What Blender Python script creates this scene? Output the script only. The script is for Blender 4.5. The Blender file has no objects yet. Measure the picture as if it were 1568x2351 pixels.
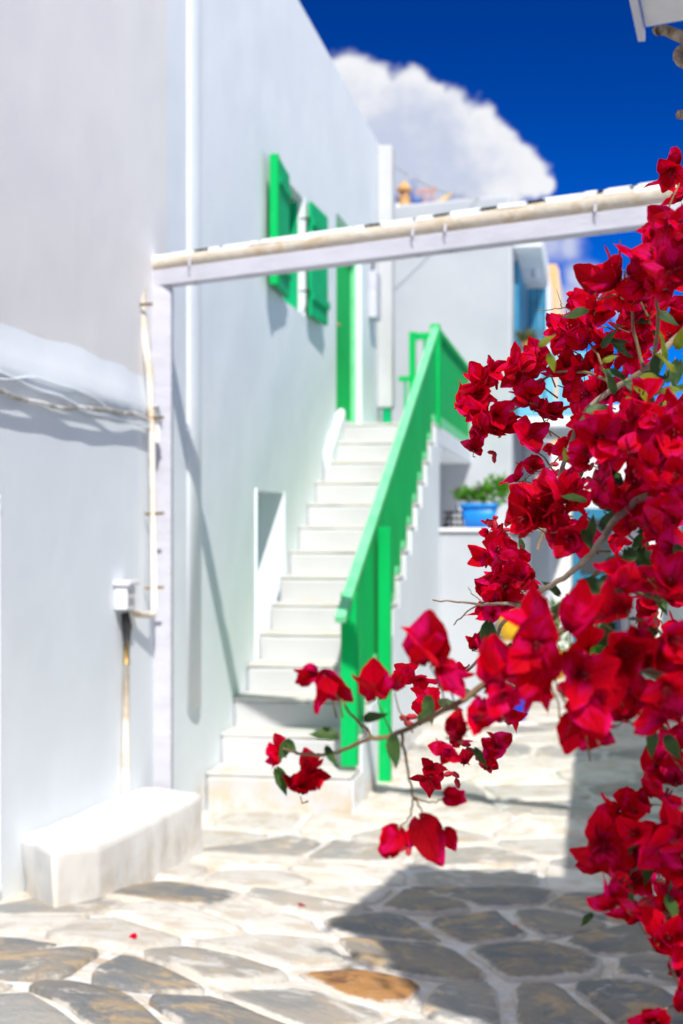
import bpy, math, random
from mathutils import Vector, Matrix, noise as mnoise
R = math.radians
random.seed(7)
scene = bpy.context.scene
COL = scene.collection

# ------------------------------------------------------------------ camera
EYE, F = 1.65, 3336.0            # eye height; focal length in units of a 1568 x 2351 frame
cam = bpy.data.cameras.new("camera")
cam.sensor_width = 36.0
cam.lens = F / 2351 * 36.0
cam.shift_y = 49.5 / 2351
cam.clip_start = 0.05
cam.clip_end = 3000
cam.dof.use_dof = True
cam.dof.focus_distance = 2.35
cam.dof.aperture_fstop = 5.0
camo = bpy.data.objects.new("camera", cam)
COL.objects.link(camo)
camo.location = (0, 0, EYE)
camo.rotation_euler = (R(90), 0, 0)
scene.camera = camo

# ------------------------------------------------------------------ light
SUN_DIR = Vector((-0.175, 0.92, -1.0)).normalized()     # the way the light travels
SUN_EL = math.asin(-SUN_DIR.z)
SUN_ROT = math.atan2(-SUN_DIR.x, -SUN_DIR.y)
sun = bpy.data.lights.new("sun", 'SUN')
sun.energy = 3.9
sun.angle = R(0.6)
sun.color = (1.0, 0.95, 0.87)
suno = bpy.data.objects.new("sun", sun)
COL.objects.link(suno)
suno.rotation_euler = SUN_DIR.to_track_quat('-Z', 'Y').to_euler()
suno.location = (2, -6, 12)

scene.view_settings.view_transform = 'Standard'
scene.view_settings.look = 'None'
scene.view_settings.exposure = 0.46
scene.view_settings.gamma = 1
scene.view_settings.use_curve_mapping = False
scene.cycles.max_bounces = 8
scene.cycles.diffuse_bounces = 5
scene.cycles.transparent_max_bounces = 8
scene.cycles.use_denoising = True


class NT:
    """small helper to write node trees"""
    def __init__(self, tree):
        self.t = tree
        for n in list(tree.nodes):
            tree.nodes.remove(n)

    def n(self, typ, **kw):
        nd = self.t.nodes.new(typ)
        for k, v in kw.items():
            setattr(nd, k, v)
        return nd

    def put(self, sock, v):
        if isinstance(v, bpy.types.NodeSocket):
            self.t.links.new(v, sock)
        elif v is not None:
            sock.default_value = v

    def math(self, op, a, b=None, c=None, clamp=False):
        nd = self.n('ShaderNodeMath', operation=op)
        nd.use_clamp = clamp
        for i, v in enumerate((a, b, c)):
            if v is not None:
                self.put(nd.inputs[i], v)
        return nd.outputs[0]

    def vmath(self, op, a, b=None):
        nd = self.n('ShaderNodeVectorMath', operation=op)
        self.put(nd.inputs[0], a)
        if b is not None:
            self.put(nd.inputs[1], b)
        return nd

    def mix(self, fac, a, b, mode='MIX'):
        nd = self.n('ShaderNodeMix', data_type='RGBA', blend_type=mode)
        self.put(nd.inputs[0], fac)
        self.put(nd.inputs[6], a if isinstance(a, bpy.types.NodeSocket) else (*a, 1))
        self.put(nd.inputs[7], b if isinstance(b, bpy.types.NodeSocket) else (*b, 1))
        return nd.outputs[2]

    def noise(self, vec, scale, detail=3, rough=0.5, dist=0.0):
        nd = self.n('ShaderNodeTexNoise')
        if vec is not None:
            self.put(nd.inputs['Vector'], vec)
        nd.inputs['Scale'].default_value = scale
        nd.inputs['Detail'].default_value = detail
        nd.inputs['Roughness'].default_value = rough
        nd.inputs['Distortion'].default_value = dist
        return nd.outputs[0]

    def step(self, v, a, b, o0=0.0, o1=1.0):
        nd = self.n('ShaderNodeMapRange', interpolation_type='SMOOTHSTEP')
        for i, x in enumerate((v, a, b, o0, o1)):
            self.put(nd.inputs[i], x)
        return nd.outputs[0]


world = bpy.data.worlds.new("World")
scene.world = world
world.use_nodes = True
w = NT(world.node_tree)
sky = w.n('ShaderNodeTexSky', sky_type='NISHITA')
sky.sun_disc = False
sky.sun_elevation = SUN_EL
sky.sun_rotation = SUN_ROT
sky.altitude = 2500
sky.air_density = 1.0
sky.dust_density = 0.0
sky.ozone_density = 6.0
# clear deep Aegean blue: the sky texture, more saturated
hs = w.n('ShaderNodeHueSaturation')
hs.inputs['Hue'].default_value = 0.527
hs.inputs['Saturation'].default_value = 1.5
hs.inputs['Value'].default_value = 0.8
w.put(hs.inputs['Color'], sky.outputs[0])
bg_sky = w.n('ShaderNodeBackground')
w.put(bg_sky.inputs[0], hs.outputs[0])
bg_sky.inputs[1].default_value = 0.072
tc = w.n('ShaderNodeTexCoord')
gen = tc.outputs['Generated']
sep = w.n('ShaderNodeSeparateXYZ')
w.put(sep.inputs[0], gen)
dx, dy, dz = sep.outputs
w.put(hs.inputs['Value'], w.step(dz, 0.06, 0.36, 1.30, 0.76))
ys = w.math('MAXIMUM', dy, 0.05)
u, v = w.math('DIVIDE', dx, ys), w.math('DIVIDE', dz, ys)
cmb = w.n('ShaderNodeCombineXYZ')
w.put(cmb.inputs[0], u)
w.put(cmb.inputs[1], v)
uv = cmb.outputs[0]
# the cumulus bank over the end of the alley, given by its billows
BILLOWS = [(795, 195, 78), (850, 195, 62), (938, 208, 58), (990, 222, 50), (1035, 265, 62), (1098, 285, 62),
           (1120, 345, 80), (1185, 365, 48), (1215, 405, 48), (1246, 428, 34), (900, 320, 150), (1010, 370, 120), (820, 300, 110),
           (1130, 430, 80)]
WISPS = [(1255, 545, 75), (1310, 558, 50), (1225, 590, 60), (1335, 640, 55), (1400, 655, 45), (1330, 690, 70), (1440, 700, 50)]
warp = w.n('ShaderNodeTexNoise')
w.put(warp.inputs['Vector'], uv)
warp.inputs['Scale'].default_value = 34
warp.inputs['Detail'].default_value = 3
wv = w.vmath('SCALE', w.vmath('SUBTRACT', warp.outputs[1], (.5, .5, .5)).outputs[0])
wv.inputs['Scale'].default_value = 0.022
uv0 = uv
uv = w.vmath('ADD', uv, wv.outputs[0]).outputs[0]
n_big = w.noise(uv0, 30, 4, 0.55)
n_fine = w.noise(uv0, 85, 2, 0.5)
field = None
for bx_, by_, br in BILLOWS:
    c = ((bx_ - 784) / F, (1225 - by_) / F, 0)
    d = w.vmath('DISTANCE', uv, c).outputs['Value']
    f = w.math('MULTIPLY_ADD', d, -F / br, 1.0)
    field = f if field is None else w.math('SMOOTH_MAX', field, f, 0.05)
lumps = w.math('ADD', w.math('MULTIPLY_ADD', n_big, 1.0, -0.50), w.math('MULTIPLY_ADD', n_fine, 0.45, -0.225))
body = w.math('ADD', field, lumps)
m_main = w.step(body, -0.10, 0.34)
wf = None
for bx_, by_, br in WISPS:
    c = ((bx_ - 784) / F, (1225 - by_) / F, 0)
    d = w.vmath('DISTANCE', uv, c).outputs['Value']
    f = w.math('MULTIPLY_ADD', d, -F / br, 1.0)
    wf = f if wf is None else w.math('SMOOTH_MAX', wf, f, 0.2)
m_wisp = w.step(w.math('ADD', wf, w.math('MULTIPLY', lumps, 0.8)), -0.1, 0.9, 0.0, 0.62)
front = w.step(dy, 0.80, 0.93)                   # scattered fair-weather cumulus over the rest of the sky
scat_n = w.noise(w.vmath('MULTIPLY', gen, (1, 1, 1.6)).outputs[0], 3.0, 6, 0.55)
m_scat = w.math('MULTIPLY', w.step(scat_n, 0.47, 0.60), w.math('SUBTRACT', 1.0, front))
m_scat = w.math('MULTIPLY', m_scat, w.step(dz, -0.02, 0.05))
m_front = w.math('MULTIPLY', w.math('MAXIMUM', m_main, m_wisp), w.step(dy, 0.3, 0.5))
mask = w.math('MAXIMUM', m_front, m_scat)
core = w.vmath('DISTANCE', uv0, ((925 - 784) / F, (1225 - 400) / F, 0)).outputs['Value']
shade = w.step(w.math('ADD', w.math('MULTIPLY_ADD', core, -F / 270, 1.0), w.math('MULTIPLY_ADD', n_big, 1.3, -0.65)), -0.05, 0.75)
ccol = w.mix(w.math('MULTIPLY', shade, w.step(dy, 0.8, 0.95)), (0.93, 0.935, 0.97), (0.58, 0.64, 0.81))
bg_cloud = w.n('ShaderNodeBackground')
w.put(bg_cloud.inputs[0], ccol)
bg_cloud.inputs[1].default_value = 0.72
mixs = w.n('ShaderNodeMixShader')
w.put(mixs.inputs[0], mask)
w.put(mixs.inputs[1], bg_sky.outputs[0])
w.put(mixs.inputs[2], bg_cloud.outputs[0])
wo = w.n('ShaderNodeOutputWorld')
w.put(wo.inputs[0], mixs.outputs[0])


# ------------------------------------------------------------------ materials
def material(name, base, rough=0.85, var=None, var_scale=3.0, var_rng=(0.45, 0.7), bump=0.0, bump_scale=20.0, spec=0.3,
             var2=None, var2_scale=9.0, var2_rng=(0.55, 0.75), stretch=None, metal=0.0):
    m = bpy.data.materials.new(name)
    m.use_nodes = True
    t = NT(m.node_tree)
    p = t.n('ShaderNodeBsdfPrincipled')
    geo = t.n('ShaderNodeNewGeometry')
    pos = geo.outputs['Position']
    if stretch:
        pos = t.vmath('MULTIPLY', pos, stretch).outputs[0]
    col = None
    if var:
        col = t.mix(t.step(t.noise(pos, var_scale, 5, 0.6), *var_rng), base, var)
    if var2:
        col = t.mix(t.step(t.noise(pos, var2_scale, 5, 0.65), *var2_rng), col if col else base, var2)
    t.put(p.inputs['Base Color'], col if col else (*base, 1))
    p.inputs['Roughness'].default_value = rough
    p.inputs['Specular IOR Level'].default_value = spec
    p.inputs['Metallic'].default_value = metal
    if bump:
        b = t.n('ShaderNodeBump')
        b.inputs['Strength'].default_value = 0.6
        b.inputs['Distance'].default_value = bump
        h = t.math('ADD', t.noise(pos, bump_scale, 4, 0.6), t.math('MULTIPLY', t.noise(pos, bump_scale * 0.13, 2, 0.5), 3.0))
        t.put(b.inputs['Height'], h)
        t.put(p.inputs['Normal'], b.outputs[0])
    o = t.n('ShaderNodeOutputMaterial')
    t.put(o.inputs[0], p.outputs[0])
    return m


def whitewash(name, base, tint, stain=None, reach=0.30):
    """lime wash: faint brush clouds, uneven coats, ochre splashes near the paving"""
    m = bpy.data.materials.new(name)
    m.use_nodes = True
    t = NT(m.node_tree)
    p = t.n('ShaderNodeBsdfPrincipled')
    pos = t.n('ShaderNodeNewGeometry').outputs['Position']
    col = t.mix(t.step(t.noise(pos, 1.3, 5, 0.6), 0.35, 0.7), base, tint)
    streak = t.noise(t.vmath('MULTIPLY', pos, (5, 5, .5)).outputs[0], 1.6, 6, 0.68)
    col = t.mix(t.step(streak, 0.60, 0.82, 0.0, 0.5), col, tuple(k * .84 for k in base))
    if stain:
        z = t.n('ShaderNodeSeparateXYZ')
        t.put(z.inputs[0], pos)
        spl = t.math('MULTIPLY', t.step(t.noise(pos, 7.0, 6, 0.7), 0.42, 0.66), t.step(z.outputs[2], reach, 0.02))
        col = t.mix(t.math('MULTIPLY', spl, 0.75), col, stain)
    t.put(p.inputs['Base Color'], col)
    p.inputs['Roughness'].default_value = 0.92
    p.inputs['Specular IOR Level'].default_value = 0.2
    b = t.n('ShaderNodeBump')
    b.inputs['Strength'].default_value = 0.55
    b.inputs['Distance'].default_value = 0.0022
    h = t.math('ADD', t.noise(pos, 22, 4, 0.6), t.math('MULTIPLY', t.noise(pos, 1.6, 2, 0.4), 14.0))
    t.put(b.inputs['Height'], h)
    t.put(p.inputs['Normal'], b.outputs[0])
    o = t.n('ShaderNodeOutputMaterial')
    t.put(o.inputs[0], p.outputs[0])
    return m


M = {}
M['white'] = whitewash('limewash', (0.79, 0.845, 0.90), (0.75, 0.805, 0.865), (0.60, 0.43, 0.24))
M['warm'] = whitewash('warm_limewash', (0.84, 0.83, 0.83), (0.80, 0.79, 0.795))
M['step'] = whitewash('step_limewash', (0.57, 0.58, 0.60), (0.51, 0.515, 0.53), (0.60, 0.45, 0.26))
M['end'] = whitewash('grey_limewash', (0.50, 0.53, 0.57), (0.45, 0.48, 0.53))  # greyer, darker mix than the other limewash coats
M['bench'] = whitewash('bench_limewash', (0.83, 0.82, 0.80), (0.72, 0.70, 0.67), (0.55, 0.42, 0.27), 0.50)
M['tread'] = material('worn_tread', (0.62, 0.61, 0.585), 0.9, (0.57, 0.49, 0.37), 5.0, (0.5, 0.8), 0.004, 25)
M['green'] = material('green_gloss_paint', (0.0, 0.47, 0.11), 0.7, (0.0, 0.40, 0.09), 4.0, (0.4, 0.7), 0.002, 30, 0.12,
                      (0.10, 0.60, 0.22), 14, (0.60, 0.76), (1, 1, .35))
M['green_pale'] = material('sun_bleached_green_paint', (0.20, 0.72, 0.36), 0.7, (0.12, 0.63, 0.27), 6.0, (0.45, 0.75), 0.002, 30, 0.15)
M['green_dark'] = material('shutter_green_paint', (0.0, 0.43, 0.17), 0.65, (0.0, 0.36, 0.135), 5.0, (0.4, 0.7), 0.002, 30, 0.15)
M['pole'] = material('weathered_pole', (0.58, 0.52, 0.43), 0.9, (0.50, 0.40, 0.28), 9.0, (0.45, 0.7), 0.01, 30, 0.2,
                     (0.62, 0.58, 0.51), 22, (0.5, 0.66))
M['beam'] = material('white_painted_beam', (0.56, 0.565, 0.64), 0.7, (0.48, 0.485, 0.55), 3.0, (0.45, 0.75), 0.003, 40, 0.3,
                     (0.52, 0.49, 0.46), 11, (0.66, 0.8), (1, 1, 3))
M['black'] = material('black_rubber', (0.012, 0.014, 0.018), 0.6)
M['cable'] = material('grey_cable', (0.33, 0.31, 0.28), 0.7, (0.75, 0.74, 0.72), 6.0, (0.45, 0.6))
M['beige'] = material('painted_pipe', (0.78, 0.73, 0.66), 0.6, (0.62, 0.47, 0.31), 6.0, (0.48, 0.68))
M['plastic'] = material('white_plastic', (0.80, 0.80, 0.84), 0.45, (0.74, 0.74, 0.79), 20.0, (0.4, 0.6))
M['brass'] = material('old_brass', (0.45, 0.30, 0.12), 0.5, (0.2, 0.16, 0.1), 20.0, (0.4, 0.6), metal=0.6)
M['iron'] = material('black_iron', (0.02, 0.022, 0.025), 0.55, (0.06, 0.05, 0.045), 12, (0.5, 0.7))
M['blue_plastic'] = material('blue_plastic', (0.01, 0.22, 0.70), 0.35, (0.02, 0.30, 0.78), 6, (0.4, 0.7))
M['blue_door'] = material('blue_door_paint', (0.03, 0.20, 0.34), 0.5, (0.04, 0.28, 0.46), 4, (0.4, 0.7))
M['blue_pale'] = material('pale_blue_paint', (0.14, 0.47, 0.68), 0.5, (0.20, 0.55, 0.74), 5, (0.4, 0.7))
M['cobalt'] = material('cobalt_glaze', (0.01, 0.05, 0.62), 0.25, (0.02, 0.09, 0.72), 9, (0.4, 0.7))
M['yellow'] = material('yellow_paint', (0.82, 0.50, 0.02), 0.4, (0.75, 0.42, 0.02), 8, (0.4, 0.7))
M['ochre'] = material('ochre_render', (0.80, 0.47, 0.22), 0.9, (0.74, 0.52, 0.32), 1.1, (0.4, 0.7), 0.006, 14)
M['peach'] = material('pale_peach_render', (0.84, 0.68, 0.52), 0.9, (0.82, 0.72, 0.60), 1.1, (0.4, 0.7), 0.006, 14)
M['terracotta'] = material('terracotta', (0.62, 0.33, 0.12), 0.85, (0.72, 0.46, 0.2), 9, (0.4, 0.7))
M['crane_red'] = material('hazed_red_paint', (0.55, 0.33, 0.30), 0.7)  # red muted so the colour itself carries the distance haze
M['crane_yellow'] = material('hazed_yellow_paint', (0.75, 0.55, 0.26), 0.6)  # yellow muted the same way, haze mixed into the colour
M['solar'] = material('solar_glass', (0.02, 0.06, 0.19), 0.12, spec=0.6)
M['steel'] = material('dull_steel', (0.55, 0.57, 0.60), 0.35, metal=0.8)
M['glass'] = material('dark_window_glass', (0.03, 0.04, 0.05), 0.08, spec=0.7)
M['soil'] = material('potting_soil', (0.05, 0.035, 0.025), 0.95)
M['ground'] = material('dusty_earth', (0.42, 0.38, 0.33), 0.95, (0.5, 0.46, 0.4), 0.6, (0.4, 0.7))
M['mortar'] = material('whitewashed_joints', (0.66, 0.61, 0.54), 0.95, (0.56, 0.46, 0.34), 3.2, (0.44, 0.70), 0.02, 45, 0.15,
                       (0.72, 0.73, 0.74), 12, (0.42, 0.62))
M['bark'] = material('vine_bark', (0.20, 0.145, 0.10), 0.9, (0.33, 0.27, 0.20), 40, (0.4, 0.65), 0.004, 90)
M['stem'] = material('young_stem', (0.16, 0.10, 0.055), 0.8, (0.25, 0.19, 0.08), 30, (0.4, 0.65))
M['canopy'] = material('whitewashed_board', (0.76, 0.76, 0.77), 0.85, (0.66, 0.66, 0.67), 2.0, (0.4, 0.7), 0.002, 40, 0.2)


def stone_material(name, a, b, c, patch=0.55, wash=0.0):
    m = bpy.data.materials.new(name)
    m.use_nodes = True
    t = NT(m.node_tree)
    p = t.n('ShaderNodeBsdfPrincipled')
    pos = t.n('ShaderNodeNewGeometry').outputs['Position']
    rnd = t.n('ShaderNodeObjectInfo').outputs['Random']
    off = t.vmath('ADD', pos, t.vmath('SCALE', (7, 3, 5), None).outputs[0])
    v_ = t.n('ShaderNodeCombineXYZ')
    t.put(v_.inputs[0], t.math('MULTIPLY', rnd, 31.0))
    t.put(v_.inputs[1], t.math('MULTIPLY', rnd, 17.0))
    pp = t.vmath('ADD', pos, v_.outputs[0]).outputs[0]
    col = t.mix(t.step(t.noise(pp, 3.5, 6, 0.6, 0.6), 0.38, 0.66), a, b)
    col = t.mix(t.step(t.noise(pp, 5.5, 6, 0.65, 1.0), patch, patch + 0.14), col, c)
    col = t.mix(t.step(t.noise(t.vmath('MULTIPLY', pp, (1, 2.2, 1)).outputs[0], 26, 5, 0.7), 0.5, 0.8, 0.0, 0.35), col, (0.62, 0.60, 0.57))
    if wash:
        col = t.mix(t.step(t.noise(pos, 6.0, 6, 0.7, 0.4), 0.62 - wash * 0.3, 0.74 - wash * 0.25, 0.0, 0.85), col, (0.70, 0.68, 0.64))
    su = t.n('ShaderNodeSeparateXYZ')
    t.put(su.inputs[0], t.n('ShaderNodeUVMap', uv_map='UVMap').outputs[0])
    smear = t.math('ADD', t.math('MULTIPLY', su.outputs[0], 0.62), t.math('ADD', t.math('MULTIPLY', t.noise(pos, 5.0, 6, 0.65), 0.75), t.math('MULTIPLY', t.noise(pos, 28, 4, 0.7), 0.25)))
    big = t.noise(pos, 1.1, 2, 0.5)
    smear = t.math('ADD', smear, t.math('MULTIPLY_ADD', big, 0.9, -0.45))
    val = t.n('ShaderNodeHueSaturation')
    t.put(val.inputs['Value'], t.math('MULTIPLY_ADD', rnd, 0.36, 0.82))
    t.put(val.inputs['Color'], col)
    fin = t.mix(t.step(smear, 0.98, 1.16, 0.0, 0.88), val.outputs[0], (0.66, 0.62, 0.56))
    t.put(p.inputs['Base Color'], fin)
    p.inputs['Roughness'].default_value = 0.68
    p.inputs['Specular IOR Level'].default_value = 0.35
    b_ = t.n('ShaderNodeBump')
    b_.inputs['Strength'].default_value = 0.8
    b_.inputs['Distance'].default_value = 0.012
    t.put(b_.inputs['Height'], t.math('ADD', t.noise(pp, 30, 6, 0.7), t.math('MULTIPLY', t.noise(pp, 5, 4, 0.6), 2.5)))
    t.put(p.inputs['Normal'], b_.outputs[0])
    o = t.n('ShaderNodeOutputMaterial')
    t.put(o.inputs[0], p.outputs[0])
    return m


M['slate'] = stone_material('slate_stone', (0.165, 0.175, 0.185), (0.28, 0.245, 0.20), (0.42, 0.31, 0.19), 0.50, 0.1)
M['grey_stone'] = stone_material('grey_marble_stone', (0.30, 0.30, 0.29), (0.42, 0.37, 0.31), (0.52, 0.41, 0.28), 0.54, 0.35)
M['sand_stone'] = stone_material('sandy_stone', (0.54, 0.49, 0.42), (0.60, 0.52, 0.42), (0.62, 0.48, 0.33), 0.54, 0.75)
M['rust_stone'] = stone_material('rust_stone', (0.42, 0.20, 0.06), (0.50, 0.27, 0.09), (0.20, 0.085, 0.03), 0.50, 0.0)


def leafy(name, c1, c2, c3, trans=0.35, vein=0.35, rough=0.5, spec=0.25, throat=0.7):
    """thin petal or leaf: two-sided, lets light through, veins along the blade"""
    m = bpy.data.materials.new(name)
    m.use_nodes = True
    t = NT(m.node_tree)
    uvn = t.n('ShaderNodeUVMap', uv_map='UVMap').outputs[0]
    sp = t.n('ShaderNodeSeparateXYZ')
    t.put(sp.inputs[0], uvn)
    x, y = sp.outputs[0], sp.outputs[1]
    r1 = t.n('ShaderNodeObjectInfo').outputs['Random']
    r2 = t.n('ShaderNodeNewGeometry').outputs['Random Per Island']
    rnd = t.math('FRACT', t.math('ADD', t.math('MULTIPLY', r1, 7.31), r2))
    col = t.mix(t.step(rnd, 0.25, 0.8), c1, c2)
    nz = t.noise(t.vmath('ADD', uvn, t.vmath('MULTIPLY', t.n('ShaderNodeNewGeometry').outputs['Position'], (9, 9, 9)).outputs[0]).outputs[0], 1.3, 2, 0.5)
    col = t.mix(t.step(nz, 0.48, 0.68), col, c3)
    ax = t.math('ABSOLUTE', t.math('SUBTRACT', x, 0.5))
    mid = t.step(ax, 0.03, 0.0)
    ph = t.math('FRACT', t.math('SUBTRACT', t.math('MULTIPLY', y, 6.0), t.math('MULTIPLY', ax, 5.0)))
    side = t.step(t.math('ABSOLUTE', t.math('SUBTRACT', ph, 0.5)), 0.09, 0.0)
    vn = t.math('MAXIMUM', mid, t.math('MULTIPLY', side, 0.6))
    col = t.mix(t.step(y, 0.30, 0.02, 0.0, throat), col, tuple(k * 0.4 for k in c1))
    vcol = t.mix(t.math('MULTIPLY', vn, vein), col, tuple(k * 0.35 for k in c1))
    p = t.n('ShaderNodeBsdfPrincipled')
    t.put(p.inputs['Base Color'], vcol)
    p.inputs['Roughness'].default_value = rough
    p.inputs['Specular IOR Level'].default_value = spec
    bm = t.n('ShaderNodeBump')
    bm.inputs['Strength'].default_value = 0.5
    bm.inputs['Distance'].default_value = 0.0008
    t.put(bm.inputs['Height'], t.math('ADD', vn, t.noise(uvn, 12, 4, 0.6)))
    t.put(p.inputs['Normal'], bm.outputs[0])
    tr = t.n('ShaderNodeBsdfTranslucent')
    t.put(tr.inputs[0], vcol)
    mx = t.n('ShaderNodeMixShader')
    mx.inputs[0].default_value = trans
    t.put(mx.inputs[1], p.outputs[0])
    t.put(mx.inputs[2], tr.outputs[0])
    o = t.n('ShaderNodeOutputMaterial')
    t.put(o.inputs[0], mx.outputs[0])
    return m


M['bract'] = leafy('bougainvillea_bract', (0.42, 0.0, 0.008), (0.86, 0.0, 0.022), (0.90, 0.006, 0.17), 0.60, 0.6, 0.6, 0.08)
M['leaf'] = leafy('bougainvillea_leaf', (0.035, 0.085, 0.02), (0.06, 0.13, 0.03), (0.05, 0.10, 0.035), 0.3, 0.3, 0.4)
M['leaf_lime'] = leafy('young_leaf', (0.13, 0.22, 0.012), (0.24, 0.30, 0.02), (0.22, 0.20, 0.02), 0.45, 0.25)
M['plant'] = leafy('pot_plant_leaf', (0.10, 0.32, 0.025), (0.19, 0.48, 0.04), (0.15, 0.40, 0.04), 0.35, 0.2)
M['succulent'] = leafy('succulent_leaf', (0.08, 0.12, 0.06), (0.16, 0.18, 0.06), (0.30, 0.24, 0.05), 0.2, 0.2)
M['lilac'] = leafy('lilac_petal', (0.45, 0.10, 0.50), (0.55, 0.16, 0.60), (0.5, 0.2, 0.6), 0.4, 0.2)


# ------------------------------------------------------------------ helpers
def PX(px, py, d):
    """the point d metres away that a picture position looks at (survey of the photograph)"""
    return Vector(((px - 784) / F * d, d, EYE + (1225 - py) / F * d))


SN, CS = math.sin(R(10)), math.cos(R(10))
TN = SN / CS


def W(d, n, z):
    """alley frame: d metres along the stair facade, n metres out from it, z up"""
    return Vector((TN * d - 2.34 + n * CS, d - n * SN, z))


def ground_z(x, y):
    k = 0.11 * max(0.0, 7.65 - y)
    s = min(1.0, max(0.0, (0.4 - x) / 1.2))
    return min(k, 0.42) * (0.4 + 0.6 * s)


class MB:
    def __init__(self):
        self.v, self.f, self.uv = [], [], None

    def add(self, vs, fs):
        o = len(self.v)
        self.v += [Vector(x) for x in vs]
        self.f += [tuple(i + o for i in f) for f in fs]
        return self

    def hexa(self, p):
        return self.add(p, [(0, 3, 2, 1), (4, 5, 6, 7), (0, 1, 5, 4), (1, 2, 6, 5), (2, 3, 7, 6), (3, 0, 4, 7)])

    def box(self, x0, x1, y0, y1, z0, z1):
        return self.hexa([(x0, y0, z0), (x1, y0, z0), (x1, y1, z0), (x0, y1, z0), (x0, y0, z1), (x1, y0, z1), (x1, y1, z1), (x0, y1, z1)])

    def wbox(self, d0, d1, n0, n1, z0, z1):
        p = [W(d0, n0, z0), W(d0, n1, z0), W(d1, n1, z0), W(d1, n0, z0), W(d0, n0, z1), W(d0, n1, z1), W(d1, n1, z1), W(d1, n0, z1)]
        return self.hexa(p)

    def bar(self, a, b, w_, h_, up=Vector((0, 0, 1))):
        a, b = Vector(a), Vector(b)
        t = (b - a).normalized()
        s = t.cross(up).normalized() * (w_ / 2)
        u_ = s.cross(t).normalized() * (h_ / 2)
        return self.hexa([a - s - u_, a + s - u_, b + s - u_, b - s - u_, a - s + u_, a + s + u_, b + s + u_, b - s + u_])

    def tube(self, pts, r, sides=8, caps=True):
        pts = [Vector(p) for p in pts]
        rs = r if isinstance(r, (list, tuple)) else [r] * len(pts)
        o = len(self.v)
        ref = Vector((0.31, 0.2, 0.93)).normalized()
        for i, p in enumerate(pts):
            t = (pts[min(i + 1, len(pts) - 1)] - pts[max(i - 1, 0)]).normalized()
            a = t.cross(ref)
            if a.length < 0.05:
                a = t.cross(Vector((1, 0, 0)))
            a.normalize()
            b = a.cross(t)
            for k in range(sides):
                q = 2 * math.pi * k / sides
                self.v.append(p + (a * math.cos(q) + b * math.sin(q)) * rs[i])
        for i in range(len(pts) - 1):
            for k in range(sides):
                k2 = (k + 1) % sides
                self.f.append((o + i * sides + k, o + i * sides + k2, o + (i + 1) * sides + k2, o + (i + 1) * sides + k))
        if caps:
            self.f.append(tuple(o + k for k in range(sides)))
            self.f.append(tuple(o + (len(pts) - 1) * sides + k for k in reversed(range(sides))))
        return self

    def lathe(self, c, prof, sides=20, squash=(1, 1)):
        c = Vector(c)
        o = len(self.v)
        for r, z in prof:
            for k in range(sides):
                q = 2 * math.pi * k / sides
                self.v.append(c + Vector((math.cos(q) * r * squash[0], math.sin(q) * r * squash[1], z)))
        for i in range(len(prof) - 1):
            for k in range(sides):
                k2 = (k + 1) % sides
                self.f.append((o + i * sides + k, o + i * sides + k2, o + (i + 1) * sides + k2, o + (i + 1) * sides + k))
        self.f.append(tuple(o + k for k in reversed(range(sides))))
        self.f.append(tuple(o + (len(prof) - 1) * sides + k for k in range(sides)))
        return self

    def build(self, name, mat, parent=None, smooth=False, bevel=0.0, seg=2, kind=None, weld=False):
        off = Vector((0, 0, 0))
        q = parent
        while q is not None:
            off += q.location
            q = q.parent
        me = bpy.data.meshes.new(name)
        vs, fs = self.v, self.f
        if weld:
            key, nv, idx = {}, [], []
            for p in vs:
                k = (round(p.x, 4), round(p.y, 4), round(p.z, 4))
                if k not in key:
                    key[k] = len(nv)
                    nv.append(p)
                idx.append(key[k])
            vs, fs = nv, [tuple(idx[i] for i in f) for f in fs]
        me.from_pydata([p - off for p in vs], [], fs)
        if self.uv:
            l = me.uv_layers.new(name='UVMap')
            for lp in me.loops:
                l.data[lp.index].uv = self.uv[lp.vertex_index]
        me.materials.append(mat)
        if smooth:
            me.polygons.foreach_set('use_smooth', [True] * len(me.polygons))
        me.update()
        ob = bpy.data.objects.new(name, me)
        COL.objects.link(ob)
        if parent is not None:
            ob.parent = parent
        if bevel:
            md = ob.modifiers.new('bevel', 'BEVEL')
            md.width = bevel
            md.segments = seg
            md.limit_method = 'ANGLE'
            md.angle_limit = R(40)
            me.polygons.foreach_set('use_smooth', [True] * len(me.polygons))
            md.harden_normals = True
        if kind:
            ob['kind'] = kind
        return ob


LUMPS = bpy.data.textures.new('lumps', 'CLOUDS')
LUMPS.noise_scale = 0.24
LUMPS.noise_depth = 2


def lumpy(ob, amp, levels=3):
    """hand-laid masonry: faces and edges wander a little"""
    sb = ob.modifiers.new('subdivide', 'SUBSURF')
    sb.subdivision_type = 'SIMPLE'
    sb.levels = sb.render_levels = levels
    dm = ob.modifiers.new('lumps', 'DISPLACE')
    dm.texture = LUMPS
    dm.texture_coords = 'GLOBAL'
    dm.strength = amp
    dm.mid_level = 0.5
    return ob


def tag(o, label, cat, group=None):
    o['label'] = label
    o['category'] = cat
    if group:
        o['group'] = group
    return o


def thing(name, loc, label, cat, group=None):
    o = bpy.data.objects.new(name, None)
    o.empty_display_size = 0.1
    COL.objects.link(o)
    o.location = loc
    return tag(o, label, cat, group)


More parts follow.
